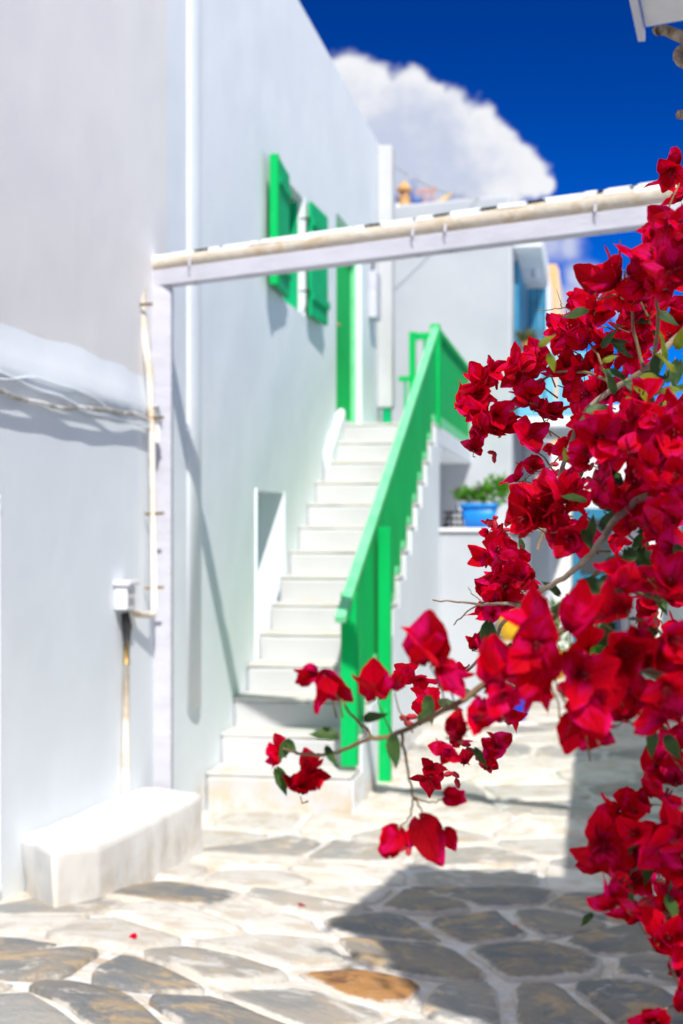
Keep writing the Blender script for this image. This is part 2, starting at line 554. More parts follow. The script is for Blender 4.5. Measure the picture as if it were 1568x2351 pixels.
def wall_sheet(mb, d0, d1, z0, z1, n, openings, back=True):
    """plaster face in the alley frame with recessed openings (d0,d1,z0,z1,depth)"""
    ds = sorted({d0, d1} | {o[0] for o in openings} | {o[1] for o in openings})
    zs = sorted({z0, z1} | {o[2] for o in openings} | {o[3] for o in openings})
    ds = [d for d in ds if d0 <= d <= d1]
    zs = [z for z in zs if z0 <= z <= z1]

    def inside(a, b):
        for o in openings:
            if o[0] < a < o[1] and o[2] < b < o[3]:
                return o
        return None
    for i in range(len(ds) - 1):
        for j in range(len(zs) - 1):
            a, b, c, e = ds[i], ds[i + 1], zs[j], zs[j + 1]
            if inside((a + b) / 2, (c + e) / 2):
                continue
            mb.add([W(a, n, c), W(b, n, c), W(b, n, e), W(a, n, e)], [(0, 1, 2, 3)])
    for (a, b, c, e, dep) in openings:
        m = n - dep
        q = [W(a, n, c), W(b, n, c), W(b, n, e), W(a, n, e), W(a, m, c), W(b, m, c), W(b, m, e), W(a, m, e)]
        fs = [(0, 4, 5, 1), (1, 5, 6, 2), (2, 6, 7, 3), (3, 7, 4, 0)]
        if back:
            fs.append((4, 7, 6, 5))
        mb.add(q, fs)


# ================================================================== SETTING
g = MB()
g.box(-150, 150, -60, 240, -0.4, -0.06)
go = g.build('ground', M['ground'])
go['kind'] = 'structure'

# paving: lime joints as an uneven sheet, every flagstone its own piece
pv = MB()
NX, NY = 72, 150
X0, X1, Y0, Y1 = -3.2, 6.0, -1.5, 26.0
for j in range(NY + 1):
    for i in range(NX + 1):
        x, y = X0 + (X1 - X0) * i / NX, Y0 + (Y1 - Y0) * j / NY
        z = ground_z(x, y) + 0.006 * mnoise.noise(Vector((x * 2.3, y * 2.3, 0)))
        pv.v.append(Vector((x, y, z)))
for j in range(NY):
    for i in range(NX):
        a = j * (NX + 1) + i
        pv.f.append((a, a + 1, a + NX + 2, a + NX + 1))
paving = pv.build('paving', M['mortar'], None, smooth=True)
paving['kind'] = 'structure'


def on_ground(px, py):
    d = 6.0
    for _ in range(30):
        x = (px - 784) / F * d
        d = (EYE - ground_z(x, d)) * F / (py - 1225)
    return (x, d)


HERO = [(105, 2215, 'slate'), (312, 2245, 'slate'), (505, 2235, 'grey_stone'), (215, 2140, 'sand_stone'), (255, 2325, 'slate'),
        (40, 2345, 'grey_stone'), (470, 2340, 'slate'), (855, 2268, 'rust_stone'), (650, 2190, 'sand_stone'), (850, 2125, 'slate'),
        (955, 2215, 'slate'), (985, 2082, 'slate'), (1118, 2062, 'slate'), (1240, 2210, 'slate'), (1265, 2120, 'slate'),
        (1110, 2125, 'slate'), (1460, 2170, 'slate'), (1450, 2310, 'slate'), (1075, 2315, 'grey_stone'), (760, 2010, 'sand_stone'),
        (690, 2310, 'grey_stone'), (600, 2110, 'sand_stone'), (420, 2120, 'sand_stone'), (1250, 2320, 'slate'), (1400, 2090, 'slate'),
        (720, 2090, 'grey_stone'), (60, 2130, 'sand_stone'), (620, 2020, 'sand_stone'), (1560, 2230, 'slate')]
seeds = []
for px, py, mk in HERO:
    x, y = on_ground(px, py)
    seeds.append([x, y, mk, True])
rng = random.Random(11)
tries = 0
while len(seeds) < 420 and tries < 26000:
    tries += 1
    x, y = rng.uniform(-1.9, 3.6), rng.uniform(3.2, 15.5)
    nn = (x - (TN * y - 2.34)) * CS
    if nn < -0.15 or x > TN * y + 1.05:
        continue
    if nn < 0.75 and y > 9.4:
        continue
    md = 0.43 if y < 7 else 0.46
    ok = True
    for s in seeds:
        lim = md * (0.80 if s[3] else 1.0)
        if (s[0] - x) ** 2 + ((s[1] - y) * 0.92) ** 2 < lim * lim:
            ok = False
            break
    if ok:
        mk = rng.choice(['sand_stone', 'sand_stone', 'sand_stone', 'sand_stone', 'grey_stone']) if y > 6.2 else rng.choice(['grey_stone', 'slate', 'sand_stone'])
        if x > 0.7 and y < 6.6:
            mk = rng.choice(['slate', 'slate', 'grey_stone'])
        seeds.append([x, y, mk, False])


def clip(poly, mx, my, nx, ny):
    out = []
    for i in range(len(poly)):
        a, b = poly[i], poly[(i + 1) % len(poly)]
        da = (a[0] - mx) * nx + (a[1] - my) * ny
        db = (b[0] - mx) * nx + (b[1] - my) * ny
        if da <= 0:
            out.append(a)
        if (da < 0 < db) or (db < 0 < da):
            t = da / (da - db)
            out.append((a[0] + (b[0] - a[0]) * t, a[1] + (b[1] - a[1]) * t))
    return out


cells = []
for i, s in enumerate(seeds):
    poly = [(s[0] - .62, s[1] - .62), (s[0] + .62, s[1] - .62), (s[0] + .62, s[1] + .62), (s[0] - .62, s[1] + .62)]
    near = sorted((q for q in seeds if q is not s), key=lambda q: (q[0] - s[0]) ** 2 + (q[1] - s[1]) ** 2)[:16]
    gap = 0.014 + 0.014 * rng.random()
    for q in near:
        ex, ey = q[0] - s[0], q[1] - s[1]
        L = math.hypot(ex, ey)
        poly = clip(poly, s[0] + ex / 2 - ex / L * gap, s[1] + ey / 2 - ey / L * gap, ex / L, ey / L)
        if len(poly) < 3:
            break
    if len(poly) >= 3:
        cells.append((s, poly))
cells.sort(key=lambda c: c[0][1])


def stone_geometry(mb, s, poly, rnd):
    for rnd_ in range(2):                                     # worn corners, then split edges so they can wander
        q = []
        if rnd_ == 1:
            for i in range(len(poly)):
                a, b = poly[i], poly[(i + 1) % len(poly)]
                q.append(a)
                if math.hypot(a[0] - b[0], a[1] - b[1]) > .10:
                    q.append(((a[0] + b[0]) / 2, (a[1] + b[1]) / 2))
            poly = q
            break
        for i in range(len(poly)):
            a, b = poly[i], poly[(i + 1) % len(poly)]
            q += [(a[0] * .84 + b[0] * .16, a[1] * .84 + b[1] * .16), (a[0] * .16 + b[0] * .84, a[1] * .16 + b[1] * .84)]
        poly = q
        if len(poly) > 14:
            break
    h = 0.010 + 0.016 * rnd.random()
    tx, ty = rnd.uniform(-.02, .02), rnd.uniform(-.02, .02)
    cx = sum(p[0] for p in poly) / len(poly)
    cy = sum(p[1] for p in poly) / len(poly)
    n = len(poly)
    o = len(mb.v)
    for k, (sc, dz) in enumerate(((1.0, -0.03), (0.985, h * 0.55), (0.90, h), (0.62, h + .002))):
        for (x, y) in poly:
            jx = 0.022 * mnoise.noise(Vector((x * 7, y * 7, 3.1)))
            X, Y = cx + (x - cx) * sc + jx, cy + (y - cy) * sc + jx
            mb.v.append(Vector((X, Y, ground_z(X, Y) + dz + (X - cx) * tx + (Y - cy) * ty)))
    mb.v.append(Vector((cx, cy, ground_z(cx, cy) + h + 0.003)))
    if mb.uv is None:
        mb.uv = []
    for rim_ in (1.0, 1.0, .72, .30):
        mb.uv += [(rim_, 0)] * n
    mb.uv.append((0, 0))
    for k in range(3):
        for i in range(n):
            j = (i + 1) % n
            mb.f.append((o + k * n + i, o + k * n + j, o + (k + 1) * n + j, o + (k + 1) * n + i))
    for i in range(n):
        mb.f.append((o + 3 * n + i, o + 3 * n + (i + 1) % n, o + 4 * n))


far_mb = MB()
count = 0
for s, poly in cells:
    vis = abs(s[0]) / s[1] < 0.27
    if count < 290 and vis:
        mb = MB()
        stone_geometry(mb, s, poly, rng)
        ob = mb.build('paving_stone', M[s[2]], paving, smooth=True)
        if s[2] == 'rust_stone':
            ob['label'] = 'rust orange paving stone among grey slabs'
        count += 1
    else:
        stone_geometry(far_mb, s, poly, rng)
if far_mb.v:
    far_mb.build('paving_stones', M['sand_stone'], paving, smooth=True, kind='stuff')

# ================================================================== HOUSE WITH GREEN SHUTTERS
house = thing('house', W(11.5, 0, 0), 'tall white house with green shutters behind the staircase', 'house')
H = 5.82
NICHE = (9.93, 10.82, 0.2, 1.95, 0.23)
WIN = (10.78, 11.56, 3.39, 4.31, 0.24)
DOOR = (13.0, 14.40, 2.70, 4.52, 0.15)
mb = MB()
wall_sheet(mb, 7.70, 15.62, -0.2, H, 0, [NICHE, WIN, DOOR])
mb.add([W(15.62, 0, -0.2), W(15.62, -4, -0.2), W(15.62, -4, H), W(15.62, 0, H)], [(0, 1, 2, 3)])
mb.add([W(7.70, 0, H), W(15.62, 0, H), W(15.62, -4, H), W(7.70, -4, H)], [(0, 1, 2, 3)])
mb.build('wall', M['white'], house, bevel=0.012, weld=True)
# window: casement set back in the opening, one leaf each side against the wall
wf_ = MB()
a, b, c, e, dep = WIN
wf_.wbox(a + .003, a + 0.06, -dep + .003, -dep + 0.06, c + .003, e - .003)
wf_.wbox(b - 0.06, b - .003, -dep + .003, -dep + 0.06, c + .003, e - .003)
wf_.wbox(a + .06, b - .06, -dep + .003, -dep + 0.057, e - 0.06, e - .003)
wf_.wbox(a + .06, b - .06, -dep + .003, -dep + 0.057, c + .003, c + 0.06)
wf_.wbox((a + b) / 2 - .025, (a + b) / 2 + .025, -dep + .003, -dep + 0.055, c + .06, e - .06)
window = wf_.build('window', M['green'], house)
MB().wbox(a + .06, (a + b) / 2 - .025, -dep + .006, -dep + 0.03, c + .06, e - .06).build('pane', M['glass'], window)
MB().wbox((a + b) / 2 + .025, b - .06, -dep + .006, -dep + 0.03, c + .06, e - .06).build('pane', M['glass'], window)
# a green inner leaf swung into the opening against its far side
inn = MB()
inn.wbox(b - 0.05, b - 0.004, -dep + 0.06, -0.045, c + .01, e - .03)
inn.build('window_leaf', M['green_dark'], house)


def shutter(hinge, tip, name='shutter'):
    """boarded leaf from its hinge (d, n) to its free edge (d, n)"""
    (d0, n0), (d1, n1) = hinge, tip
    sh = None
    nb = 4
    for k in range(nb):
        f0, f1 = k / nb, (k + 1) / nb - 0.02
        a0 = W(d0 + (d1 - d0) * f0, n0 + (n1 - n0) * f0, 0)
        a1 = W(d0 + (d1 - d0) * f1, n0 + (n1 - n0) * f1, 0)
        t = (a1 - a0).normalized()
        s = Vector((t.y, -t.x, 0))
        if s.dot(W(0, 1, 0) - W(0, 0, 0)) < 0:
            s = -s
        m_ = MB()
        lo, hi = Vector((0, 0, 3.39)), Vector((0, 0, 4.30))
        p = [a0 + lo, a0 + s * .03 + lo, a1 + s * .03 + lo, a1 + lo, a0 + hi, a0 + s * .03 + hi, a1 + s * .03 + hi, a1 + hi]
        m_.hexa(p)
        if sh is None:
            sh = m_.build(name, M['green_dark'], house, bevel=0.004, seg=1)
        else:
            m_.build('plank', M['green_dark'], sh, bevel=0.004, seg=1)
    for z in (3.55, 4.14):
        q0, q1 = W(d0, n0, z), W(d1, n1, z)
        t = (q1 - q0).normalized()
        s = Vector((t.y, -t.x, 0))
        if s.dot(W(0, 1, 0) - W(0, 0, 0)) < 0:
            s = -s
        MB().bar(q0 + s * .04 + t * .01, q1 + s * .04 - t * .01, 0.018, 0.06).build('batten', M['green_dark'], sh)
    return sh


shutter((10.76, 0.03), (10.20, 0.07))
shutter((11.60, 0.03), (12.20, 0.05))
edge = MB().wbox(10.14, 10.195, 0.05, 0.11, 3.39, 4.30)
edge.build('shutter_edge', M['green'], house, bevel=0.004, seg=1)
for z in (3.55, 4.12):
    MB().tube([W(11.40, 0.005, z), W(11.45, 0.05, z + .01), W(11.52, 0.05, z + .03), W(11.59, 0.045, z + .03)], 0.008, 6).build('shutter_hook', M['iron'], house)
# door on the landing
a, b, c, e, dep = DOOR
df = MB()
df.wbox(a + .003, a + .09, -.147, -.06, c + .003, e - .003)
df.wbox(b - .09, b - .003, -.147, -.06, c + .003, e - .003)
df.wbox(a + .09, b - .09, -.147, -.062, e - .09, e - .003)
door = df.build('door', M['green_pale'], house)
for k in range(5):
    w0 = (b - a - .19) / 5
    MB().wbox(a + .094 + k * w0, a + .094 + (k + 1) * w0 - .008, -.14, -.09, c + .01, e - .095).build('plank', M['green'], door, bevel=.004, seg=1)
MB().tube([W(a + .2, -.05, 3.55), W(a + .2, -.01, 3.55), W(a + .27, -.01, 3.55)], .011, 8).build('handle', M['brass'], door)
# downpipes
dp = MB()
for z in (5.9, 4.2, 2.4, 0.64):                    # pipe plastered half into the wall
    for k in range(13):
        q = math.pi * k / 12
        dp.v.append(W(8.40 - .13 * math.cos(q), .001 + .034 * math.sin(q), z))
for j in range(3):
    for k in range(12):
        dp.f.append((j * 13 + k, j * 13 + k + 1, (j + 1) * 13 + k + 1, (j + 1) * 13 + k))
dp.f.append(tuple(39 + k for k in range(13)))
pipe = dp.build('downpipe', M['white'], house, smooth=True)
p2 = MB().wbox(15.38, 15.60, 0.002, 0.165, 2.98, 5.76)
pipe2 = p2.build('pilaster', M['step'], house, bevel=.02)
MB().tube([W(15.45, 0.10, 2.985), W(15.45, 0.10, 2.66)], 0.05, 12).build('pipe_end', M['green_dark'], pipe2)
# narrow fitting on the wall beside the door
lampbox = thing('wall_box', W(14.95, 0.0, 3.8), 'narrow white box fixed to the wall beside the green door', 'box')
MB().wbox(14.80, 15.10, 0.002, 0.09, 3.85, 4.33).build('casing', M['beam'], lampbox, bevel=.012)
MB().tube([W(14.95, .02, 4.33), W(14.95, .03, 4.45), W(14.88, .06, 4.47), W(14.84, .07, 4.42)], .012, 6).build('bracket', M['iron'], lampbox)

# ================================================================== NEAR HOUSE ON THE LEFT
near = thing('house', W(6.0, 0, 0), 'blank white house in the left foreground with sloping ledge above its lower wall', 'house')
mb = MB()
nl = 0.033
wall_sheet(mb, 2.0, 7.56, -0.2, 2.22, nl, [(4.6, 5.57, 0.3, 1.78, 0.07)])
mb.add([W(7.56, nl, -0.2), W(7.56, -.3, -0.2), W(7.56, -.3, 2.22), W(7.56, nl, 2.22)], [(0, 1, 2, 3)])
mb.build('lower_wall', M['white'], near, bevel=0.02, weld=True)
# swelling ledge
mb = MB()
prof = [(nl, 2.20), (0.048, 2.235), (0.062, 2.265), (0.060, 2.30), (0.042, 2.36), (0.024, 2.43), (0.014, 2.5)]
ND = 40
for j in range(ND + 1):
    d = 2.0 + (7.62 - 2.0) * j / ND
    wob = 0.010 * mnoise.noise(Vector((d * 2.1, 0, 5)))
    thin = 1.0 - 0.35 * max(0, (d - 6.9) / 0.7)
    for (n_, z_) in prof:
        mb.v.append(W(d, 0.012 + (n_ - 0.012) * thin + wob * (1 if n_ > .02 else 0), z_ + wob))
K = len(prof)
for j in range(ND):
    for i in range(K - 1):
        mb.f.append((j * K + i, j * K + i + 1, (j + 1) * K + i + 1, (j + 1) * K + i))
mb.f.append(tuple(ND * K + i for i in range(K)))
mb.build('ledge', M['white'], near, smooth=True)
mb = MB()
wall_sheet(mb, 1.5, 7.86, 2.22, 7.6, 0.018, [])
mb.add([W(7.86, .018, 2.22), W(7.86, -3, 2.22), W(7.86, -3, 7.6), W(7.86, .018, 7.6)], [(0, 1, 2, 3)])
mb.add([W(1.5, .018, 7.6), W(7.86, .018, 7.6), W(7.86, -3, 7.6), W(1.5, -3, 7.6)], [(0, 1, 2, 3)])
mb.build('upper_wall', M['warm'], near, bevel=0.02, weld=True)

# bench of masonry against the near house
bench = MB()
tops = [(5.42, .32, .49), (5.70, .40, .445), (6.5, .405, .41), (7.22, .39, .375), (7.40, .03, .372), (5.84, .03, .44)]
n = len(tops)
for (d, n_, z) in tops:
    p = W(d, n_ + .012, 0)
    bench.v.append(Vector((p.x, p.y, ground_z(p.x, p.y) - .08)))
for (d, n_, z) in tops:
    bench.v.append(W(d, n_, z))
bench.f = [tuple(range(n)), tuple(range(2 * n - 1, n - 1, -1))] + [(i, i + n, (i + 1) % n + n, (i + 1) % n) for i in range(n)]
bo = bench.build('bench', M['bench'], bevel=0.03, seg=3)
lumpy(bo, .022, 4)
tag(bo, 'low white masonry bench built against the wall of the left house', 'bench')

# ================================================================== STAIRCASE
stair = thing('staircase', W(8.66, .45, 0), 'whitewashed stone staircase climbing along the house to the landing', 'staircase')
NS, GO, RI, SW = 14, 0.335, 0.185, 0.88
rs = random.Random(5)
for k in range(NS):
    d0 = 8.66 + GO * k
    z1 = 0.23 + RI * k
    d1 = d0 + GO if k < NS - 1 else 13.35
    nose = rs.uniform(-.008, .008)
    st = MB().wbox(d0 + nose, d1 + .012, 0.004, SW + rs.uniform(-.004, .002), -.1 if k else -.15, z1 - .022)
    so = st.build('step', M['step'], stair, bevel=0.022, seg=2)
    lumpy(so, .016)
    to = MB().wbox(d0 + nose - .001, d1 + .004, 0.005, SW + .004, z1 - .0215, z1 + rs.uniform(-.003, .003)).build('tread', M['tread'], so, bevel=0.009, seg=2)
    lumpy(to, .014)
# plastered flank of the flight, stepping up just below the treads
sg = [(8.70, -.1)]
for k in range(NS):
    z1 = 0.23 + RI * k - .035
    sg += [(8.66 + GO * k + .02, z1), (8.66 + GO * (k + 1) + .02 if k < NS - 1 else 13.352, z1)]
sg.append((13.352, -.1))
fk = MB()
for n_ in (SW - .03, SW + .010):
    fk.v += [W(d, n_, z) for d, z in sg]
K = len(sg)
fk.f = [tuple(reversed(range(K))), tuple(range(K, 2 * K))] + [(i, (i + 1) % K, (i + 1) % K + K, i + K) for i in range(K)]
fk.build('flank', M['white'], stair)
# sloped curb on the house side at the top
cb = MB()
P0, P1 = (12.35, 2.34), (13.05, 2.78)
cb.hexa([W(P0[0], .002, P0[1] - .3), W(P0[0], .075, P0[1] - .3), W(P1[0], .075, P1[1] - .3), W(P1[0], .002, P1[1] - .3),
         W(P0[0], .002, P0[1]), W(P0[0], .075, P0[1]), W(P1[0], .075, P1[1]), W(P1[0], .002, P1[1])])
lumpy(cb.build('curb', M['white'], stair, bevel=.03, seg=3), .02)
# landing carried over the passage, with a rounded haunch
ld = MB()
ld.wbox(13.36, 16.98, 0.001, SW, 2.45, 2.635)
ld.build('landing', M['white'], stair, bevel=.02)
hn = MB()
L = 10
prof = [(13.352, 1.7)] + [(13.352 + .55 * (1 - math.cos(q * math.pi / 2 / L)), 2.02 + .43 * math.sin(q * math.pi / 2 / L)) for q in range(L + 1)] + [(13.352, 2.45)]
for n_ in (0.45, SW - .002):
    for (d, z) in prof:
        hn.v.append(W(d, n_, z))
K = len(prof)
hn.f = [tuple(range(K)), tuple(range(2 * K - 1, K - 1, -1))] + [(i, i + K, (i + 1) % K + K, (i + 1) % K) for i in range(K)]
hn.build('haunch', M['white'], stair)

# ================================================================== GREEN RAILING
rail = thing('stair_railing', W(8.9, .85, 0.3), 'bright green boarded railing running up the outer side of the staircase', 'railing')
RN = 0.845
capz = lambda d: 1.166 + (d - 8.5) * 0.4805


def tread_z(d):
    k = math.floor((d - 8.66) / GO)
    return 0.23 + RI * min(max(k, 0), NS - 1)


cap = MB()
A, B = W(8.48, RN + .005, capz(8.48)), W(13.40, RN + .005, capz(13.40))
cap.bar(A, B, 0.062, 0.05)
cap.build('cap_rail', M['green_pale'], rail, bevel=.008)
bd = 8.83
while bd < 13.3:
    wd = GO / 2
    d1 = min(bd + wd - .006, 13.36)
    zb = max(tread_z(bd + .02), tread_z(d1 - .02)) + .03
    if bd < 9.0:
        zb = .53
    m_ = MB()
    p0, p1 = (bd, zb), (d1, zb)
    zt0, zt1 = capz(bd) - .03, capz(d1) - .03
    m_.hexa([W(bd, RN - .012, zb), W(bd, RN + .012, zb), W(d1, RN + .012, zb), W(d1, RN - .012, zb),
             W(bd, RN - .012, zt0), W(bd, RN + .012, zt0), W(d1, RN + .012, zt1), W(d1, RN - .012, zt1)])
    m_.build('board', M['green'], rail, bevel=.003, seg=1)
    bd += wd
# raking skirting strip that follows the treads
for k in range(1, NS):
    d0, z0 = 8.66 + GO * k, 0.23 + RI * k
    MB().wbox(d0 + .004, d0 + GO * .62, RN + .013, RN + .026, z0 + .012, z0 + .07).build('skirting', M['green_pale'], rail)
# newel posts
MB().wbox(8.80, 8.895, RN - .05, RN + .045, 0.26, capz(8.85) - .035).build('post', M['green'], rail, bevel=.006)
po = W(9.73, .925, 0)
MB().wbox(9.68, 9.775, .885, .965, -.02, capz(9.72) - .06).build('post', M['green'], rail, bevel=.006)
MB().wbox(13.37, 13.46, RN - .045, RN + .045, 2.60, 3.56).build('post', M['green'], rail, bevel=.006)
# landing balustrade: boards under a rail
MB().bar(W(13.40, RN, 3.50), W(16.95, RN, 3.50), .09, .05).build('landing_rail', M['green'], rail, bevel=.006)
bd = 13.47
while bd < 16.9:
    MB().wbox(bd, bd + .128, RN - .012, RN + .012, 2.66, 3.475 - .035).build('board', M['green'], rail, bevel=.003, seg=1)
    MB().wbox(bd + .02, bd + .05, RN - .02, RN + .02, 3.42, 3.474).build('slat', M['green_dark'], rail)
    bd += .135
MB().wbox(13.46, 16.95, RN + .013, RN + .028, 2.64, 2.73).build('bottom_rail', M['green_pale'], rail)
MB().wbox(16.90, 16.97, RN - .045, RN + .045, 2.60, 3.53).build('post', M['green'], rail)
# gate frame across the landing, higher than the balustrade
gate = thing('gate', W(15.0, .45, 2.635), 'small open green gate frame of bars behind the top of the railing', 'gate')
D_ = 14.9


def gx(px):                                        # distance out from the facade of a picture column on the gate's line
    X = (px - 784) / F * D_
    return (X - (TN * D_ - 2.34)) / CS


MB().wbox(D_, D_ + .07, gx(938), gx(952), 2.64, 3.71).build('post', M['green'], gate)
MB().wbox(D_, D_ + .07, gx(992), gx(1006), 2.64, 3.71).build('post', M['green'], gate)
MB().wbox(D_ + .01, D_ + .06, gx(952), gx(992), 3.63, 3.70).build('top_bar', M['green'], gate)
MB().wbox(D_ + .02, D_ + .05, gx(970), gx(976), 2.66, 3.63).build('bar', M['green_dark'], gate)
MB().wbox(D_ + .01, D_ + .06, gx(914), gx(938), 3.21, 3.26).build('side_bar', M['green'], gate)
MB().wbox(D_ + .02, D_ + .05, gx(926), gx(931), 2.64, 3.21).build('bar', M['green_dark'], gate)
MB().wbox(D_ + .012, D_ + .055, gx(952), gx(992), 3.17, 3.23).build('middle_bar', M['green'], gate)

# ================================================================== LEDGE UNDER THE LANDING AND THE PLANTER
blk = thing('low_wall', W(13.4, 1.2, 0), 'white low wall with flat top under the landing, carrying a blue planter', 'wall')
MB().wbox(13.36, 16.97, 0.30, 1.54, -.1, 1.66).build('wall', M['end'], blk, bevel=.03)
MB().wbox(13.33, 16.975, 0.29, 1.56, 1.661, 1.70).build('coping', M['warm'], blk, bevel=.014)
pl = thing('planter', W(13.55, 1.2, 1.70), 'bright blue plastic trough planter on the white low wall', 'planter')
m_ = MB()


def trough(m, c, l0, w0, l1, w1, z0, z1):
    cx, cy = c
    ring = []
    for (l, w__, z) in ((l0, w0, z0), (l1, w1, z1), (l1 * .93, w1 * .9, z1), (l1 * .88, w1 * .8, z1 - .05)):
        r_ = []
        for k in range(20):
            q = 2 * math.pi * k / 20
            ex = 0.5
            x = math.copysign(abs(math.cos(q)) ** ex, math.cos(q)) * l / 2
            y = math.copysign(abs(math.sin(q)) ** ex, math.sin(q)) * w__ / 2
            r_.append(len(m.v))
            m.v.append(W(cx + y, cy + x, z))
        ring.append(r_)
    for i in range(3):
        for k in range(20):
            m.f.append((ring[i][k], ring[i][(k + 1) % 20], ring[i + 1][(k + 1) % 20], ring[i + 1][k]))
    m.f.append(tuple(reversed(ring[0])))
    m.f.append(tuple(ring[3]))


trough(m_, (13.55, 1.235), .27, .15, .335, .20, 1.703, 1.90)
m_.build('trough', M['blue_plastic'], pl, smooth=True)
m_ = MB()
trough(m_, (13.55, 1.235), .36, .225, .365, .23, 1.885, 1.925)
m_.build('rim', M['blue_plastic'], pl, smooth=True)


def blade(mb, base, direction, normal, length, width, curl=0.2, cup=0.1, nu=3, nv=2, tipw=0.75):
    """one leaf blade added to a bmesh-like builder with UVs"""
    L_ = Vector(direction).normalized()
    N_ = Vector(normal)
    N_ = (N_ - L_ * N_.dot(L_))
    if N_.length < 1e-4:
        N_ = L_.orthogonal()
    N_.normalize()
    S_ = L_.cross(N_)
    if mb.uv is None:
        mb.uv = [(0, 0)] * len(mb.v)
    o = len(mb.v)
    for i in range(nu + 1):
        t = i / nu
        ww = width / 2 * (math.sin(math.pi * min(1, t * .92 + .05) ** tipw)) if i < nu else width * .03
        for j in range(nv + 1):
            s = -1 + 2 * j / nv
            p = Vector(base) + L_ * (length * t) + S_ * (ww * s) + N_ * (-curl * length * t * t + cup * length * s * s * (1 if i < nu else 0))
            mb.v.append(p)
            mb.uv.append((j / nv, t))
    for i in range(nu):
        for j in range(nv):
            a_ = o + i * (nv + 1) + j
            mb.f.append((a_, a_ + 1, a_ + nv + 2, a_ + nv + 1))


def rdir(r_):
    while True:
        p = Vector((r_.uniform(-1, 1), r_.uniform(-1, 1), r_.uniform(-1, 1)))
        if 0.1 < p.length < 1:
            return p.normalized()


def bushy(name, parent, c, rx, ry, rz, count, size, mat, seed, flat=0.0):
    r_ = random.Random(seed)
    mb = MB()
    mb.uv = []
    clumps = [Vector(c) + Vector((r_.uniform(-rx, rx) * .7, r_.uniform(-ry, ry) * .7, r_.uniform(-rz * .4, rz) * .7)) for _ in range(9)]
    for _ in range(count):
        k = r_.choice(clumps)
        p = k + Vector((r_.gauss(0, rx * .28), r_.gauss(0, ry * .28), r_.gauss(0, rz * .28)))
        d = (p - Vector(c) + Vector((0, 0, rz * .4)) + rdir(r_) * .5 * rx).normalized()
        blade(mb, p, d, rdir(r_) + Vector((0, 0, 1)), size * r_.uniform(.6, 1.3), size * .5 * r_.uniform(.7, 1.2), .3)
    return mb.build(name, mat, parent, smooth=True)


pp = W(13.55, 1.235, 1.92)
plant = thing('pot_plant', pp, 'bushy bright green plant with lilac flowers growing in the blue trough planter', 'plant')
bushy('foliage', plant, pp + Vector((-.07, 0, .06)), .12, .09, .08, 260, .05, M['plant'], 3)
bushy('foliage', plant, pp + Vector((.12, 0, .08)), .13, .10, .15, 420, .055, M['plant'], 4)
fl = MB()
fl.uv = []
r_ = random.Random(2)
for q in ((-.20, -.02, .14), (-.02, -.05, .15), (.25, -.06, .02), (.05, -.08, .10)):
    for k in range(7):
        blade(fl, pp + Vector(q), rdir(r_), rdir(r_), .03, .025)
fl.build('blossom', M['lilac'], plant, smooth=True)
# black iron lattice beside the planter
lat = thing('iron_stand', W(13.9, .75, 1.70), 'black wrought iron plant stand in the shade under the landing', 'stand')
m_ = MB()
for k in range(5):
    m_.tube([W(13.75, .92 + k * .045, 1.70), W(13.75, .92 + k * .045, 1.86 + (.06 if k == 2 else 0))], .009, 6)
m_.build('bar', M['iron'], lat)
m_ = MB()
for z in (1.73, 1.79, 1.85):
    m_.tube([W(13.76, .88, z), W(13.76, 1.13, z)], .010, 6)
m_.build('crossbar', M['iron'], lat)
m_ = MB()
m_.tube([W(13.70, .90, 1.705), W(14.1, .90, 1.83)], .012, 6).tube([W(13.70, 1.10, 1.705), W(14.1, 1.10, 1.83)], .012, 6)
m_.build('leg', M['iron'], lat)

# ================================================================== HOUSE CLOSING THE ALLEY
endh = thing('house', W(17.2, 1, 0), 'plain white house closing the alley behind the landing with blue balcony door on its side', 'house')
E0, E1 = 17.0, 23.0
NR = (1.985 - (TN * 17.0 - 2.34)) / CS
m_ = MB()
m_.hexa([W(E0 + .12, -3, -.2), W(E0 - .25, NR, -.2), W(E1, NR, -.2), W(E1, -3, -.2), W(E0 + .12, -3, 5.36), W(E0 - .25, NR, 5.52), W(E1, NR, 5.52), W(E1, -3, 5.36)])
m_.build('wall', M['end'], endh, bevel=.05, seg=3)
hd = MB().wbox(16.78, 19.2, NR + .002, NR + .33, 4.90, 5.14)
hd.build('door_hood', M['white'], endh, bevel=.02)
pr = MB().wbox(19.21, 20.4, NR + .002, NR + .34, -.1, 5.0)
pr.build('buttress', M['white'], endh, bevel=.02)
dd = MB().wbox(17.1, 18.9, NR + .003, NR + .05, 3.02, 4.82)
bdoor = dd.build('door', M['blue_door'], endh)
for k in range(3):
    MB().wbox(18.91, 18.95, NR + .06 + k * .085, NR + .14 + k * .085, 3.03, 4.80).build('plank', M['blue_door'], bdoor, bevel=.004, seg=1)
MB().wbox(18.9, 18.925, NR + .05, NR + .058, 3.6, 3.7).build('handle', M['brass'], bdoor)
MB().tube([W(18.2, NR + .2, 4.9), W(18.2, NR + .2, 4.8)], .05, 8).build('hood_lamp', M['plastic'], endh)
# ochre stone visible through the passage (pale doorframe board)
MB().wbox(16.70, 16.74, 1.62, 1.70, 1.70, 2.30).build('door_board', material('pale_wood', (0.70, 0.58, 0.34), 0.8), endh)

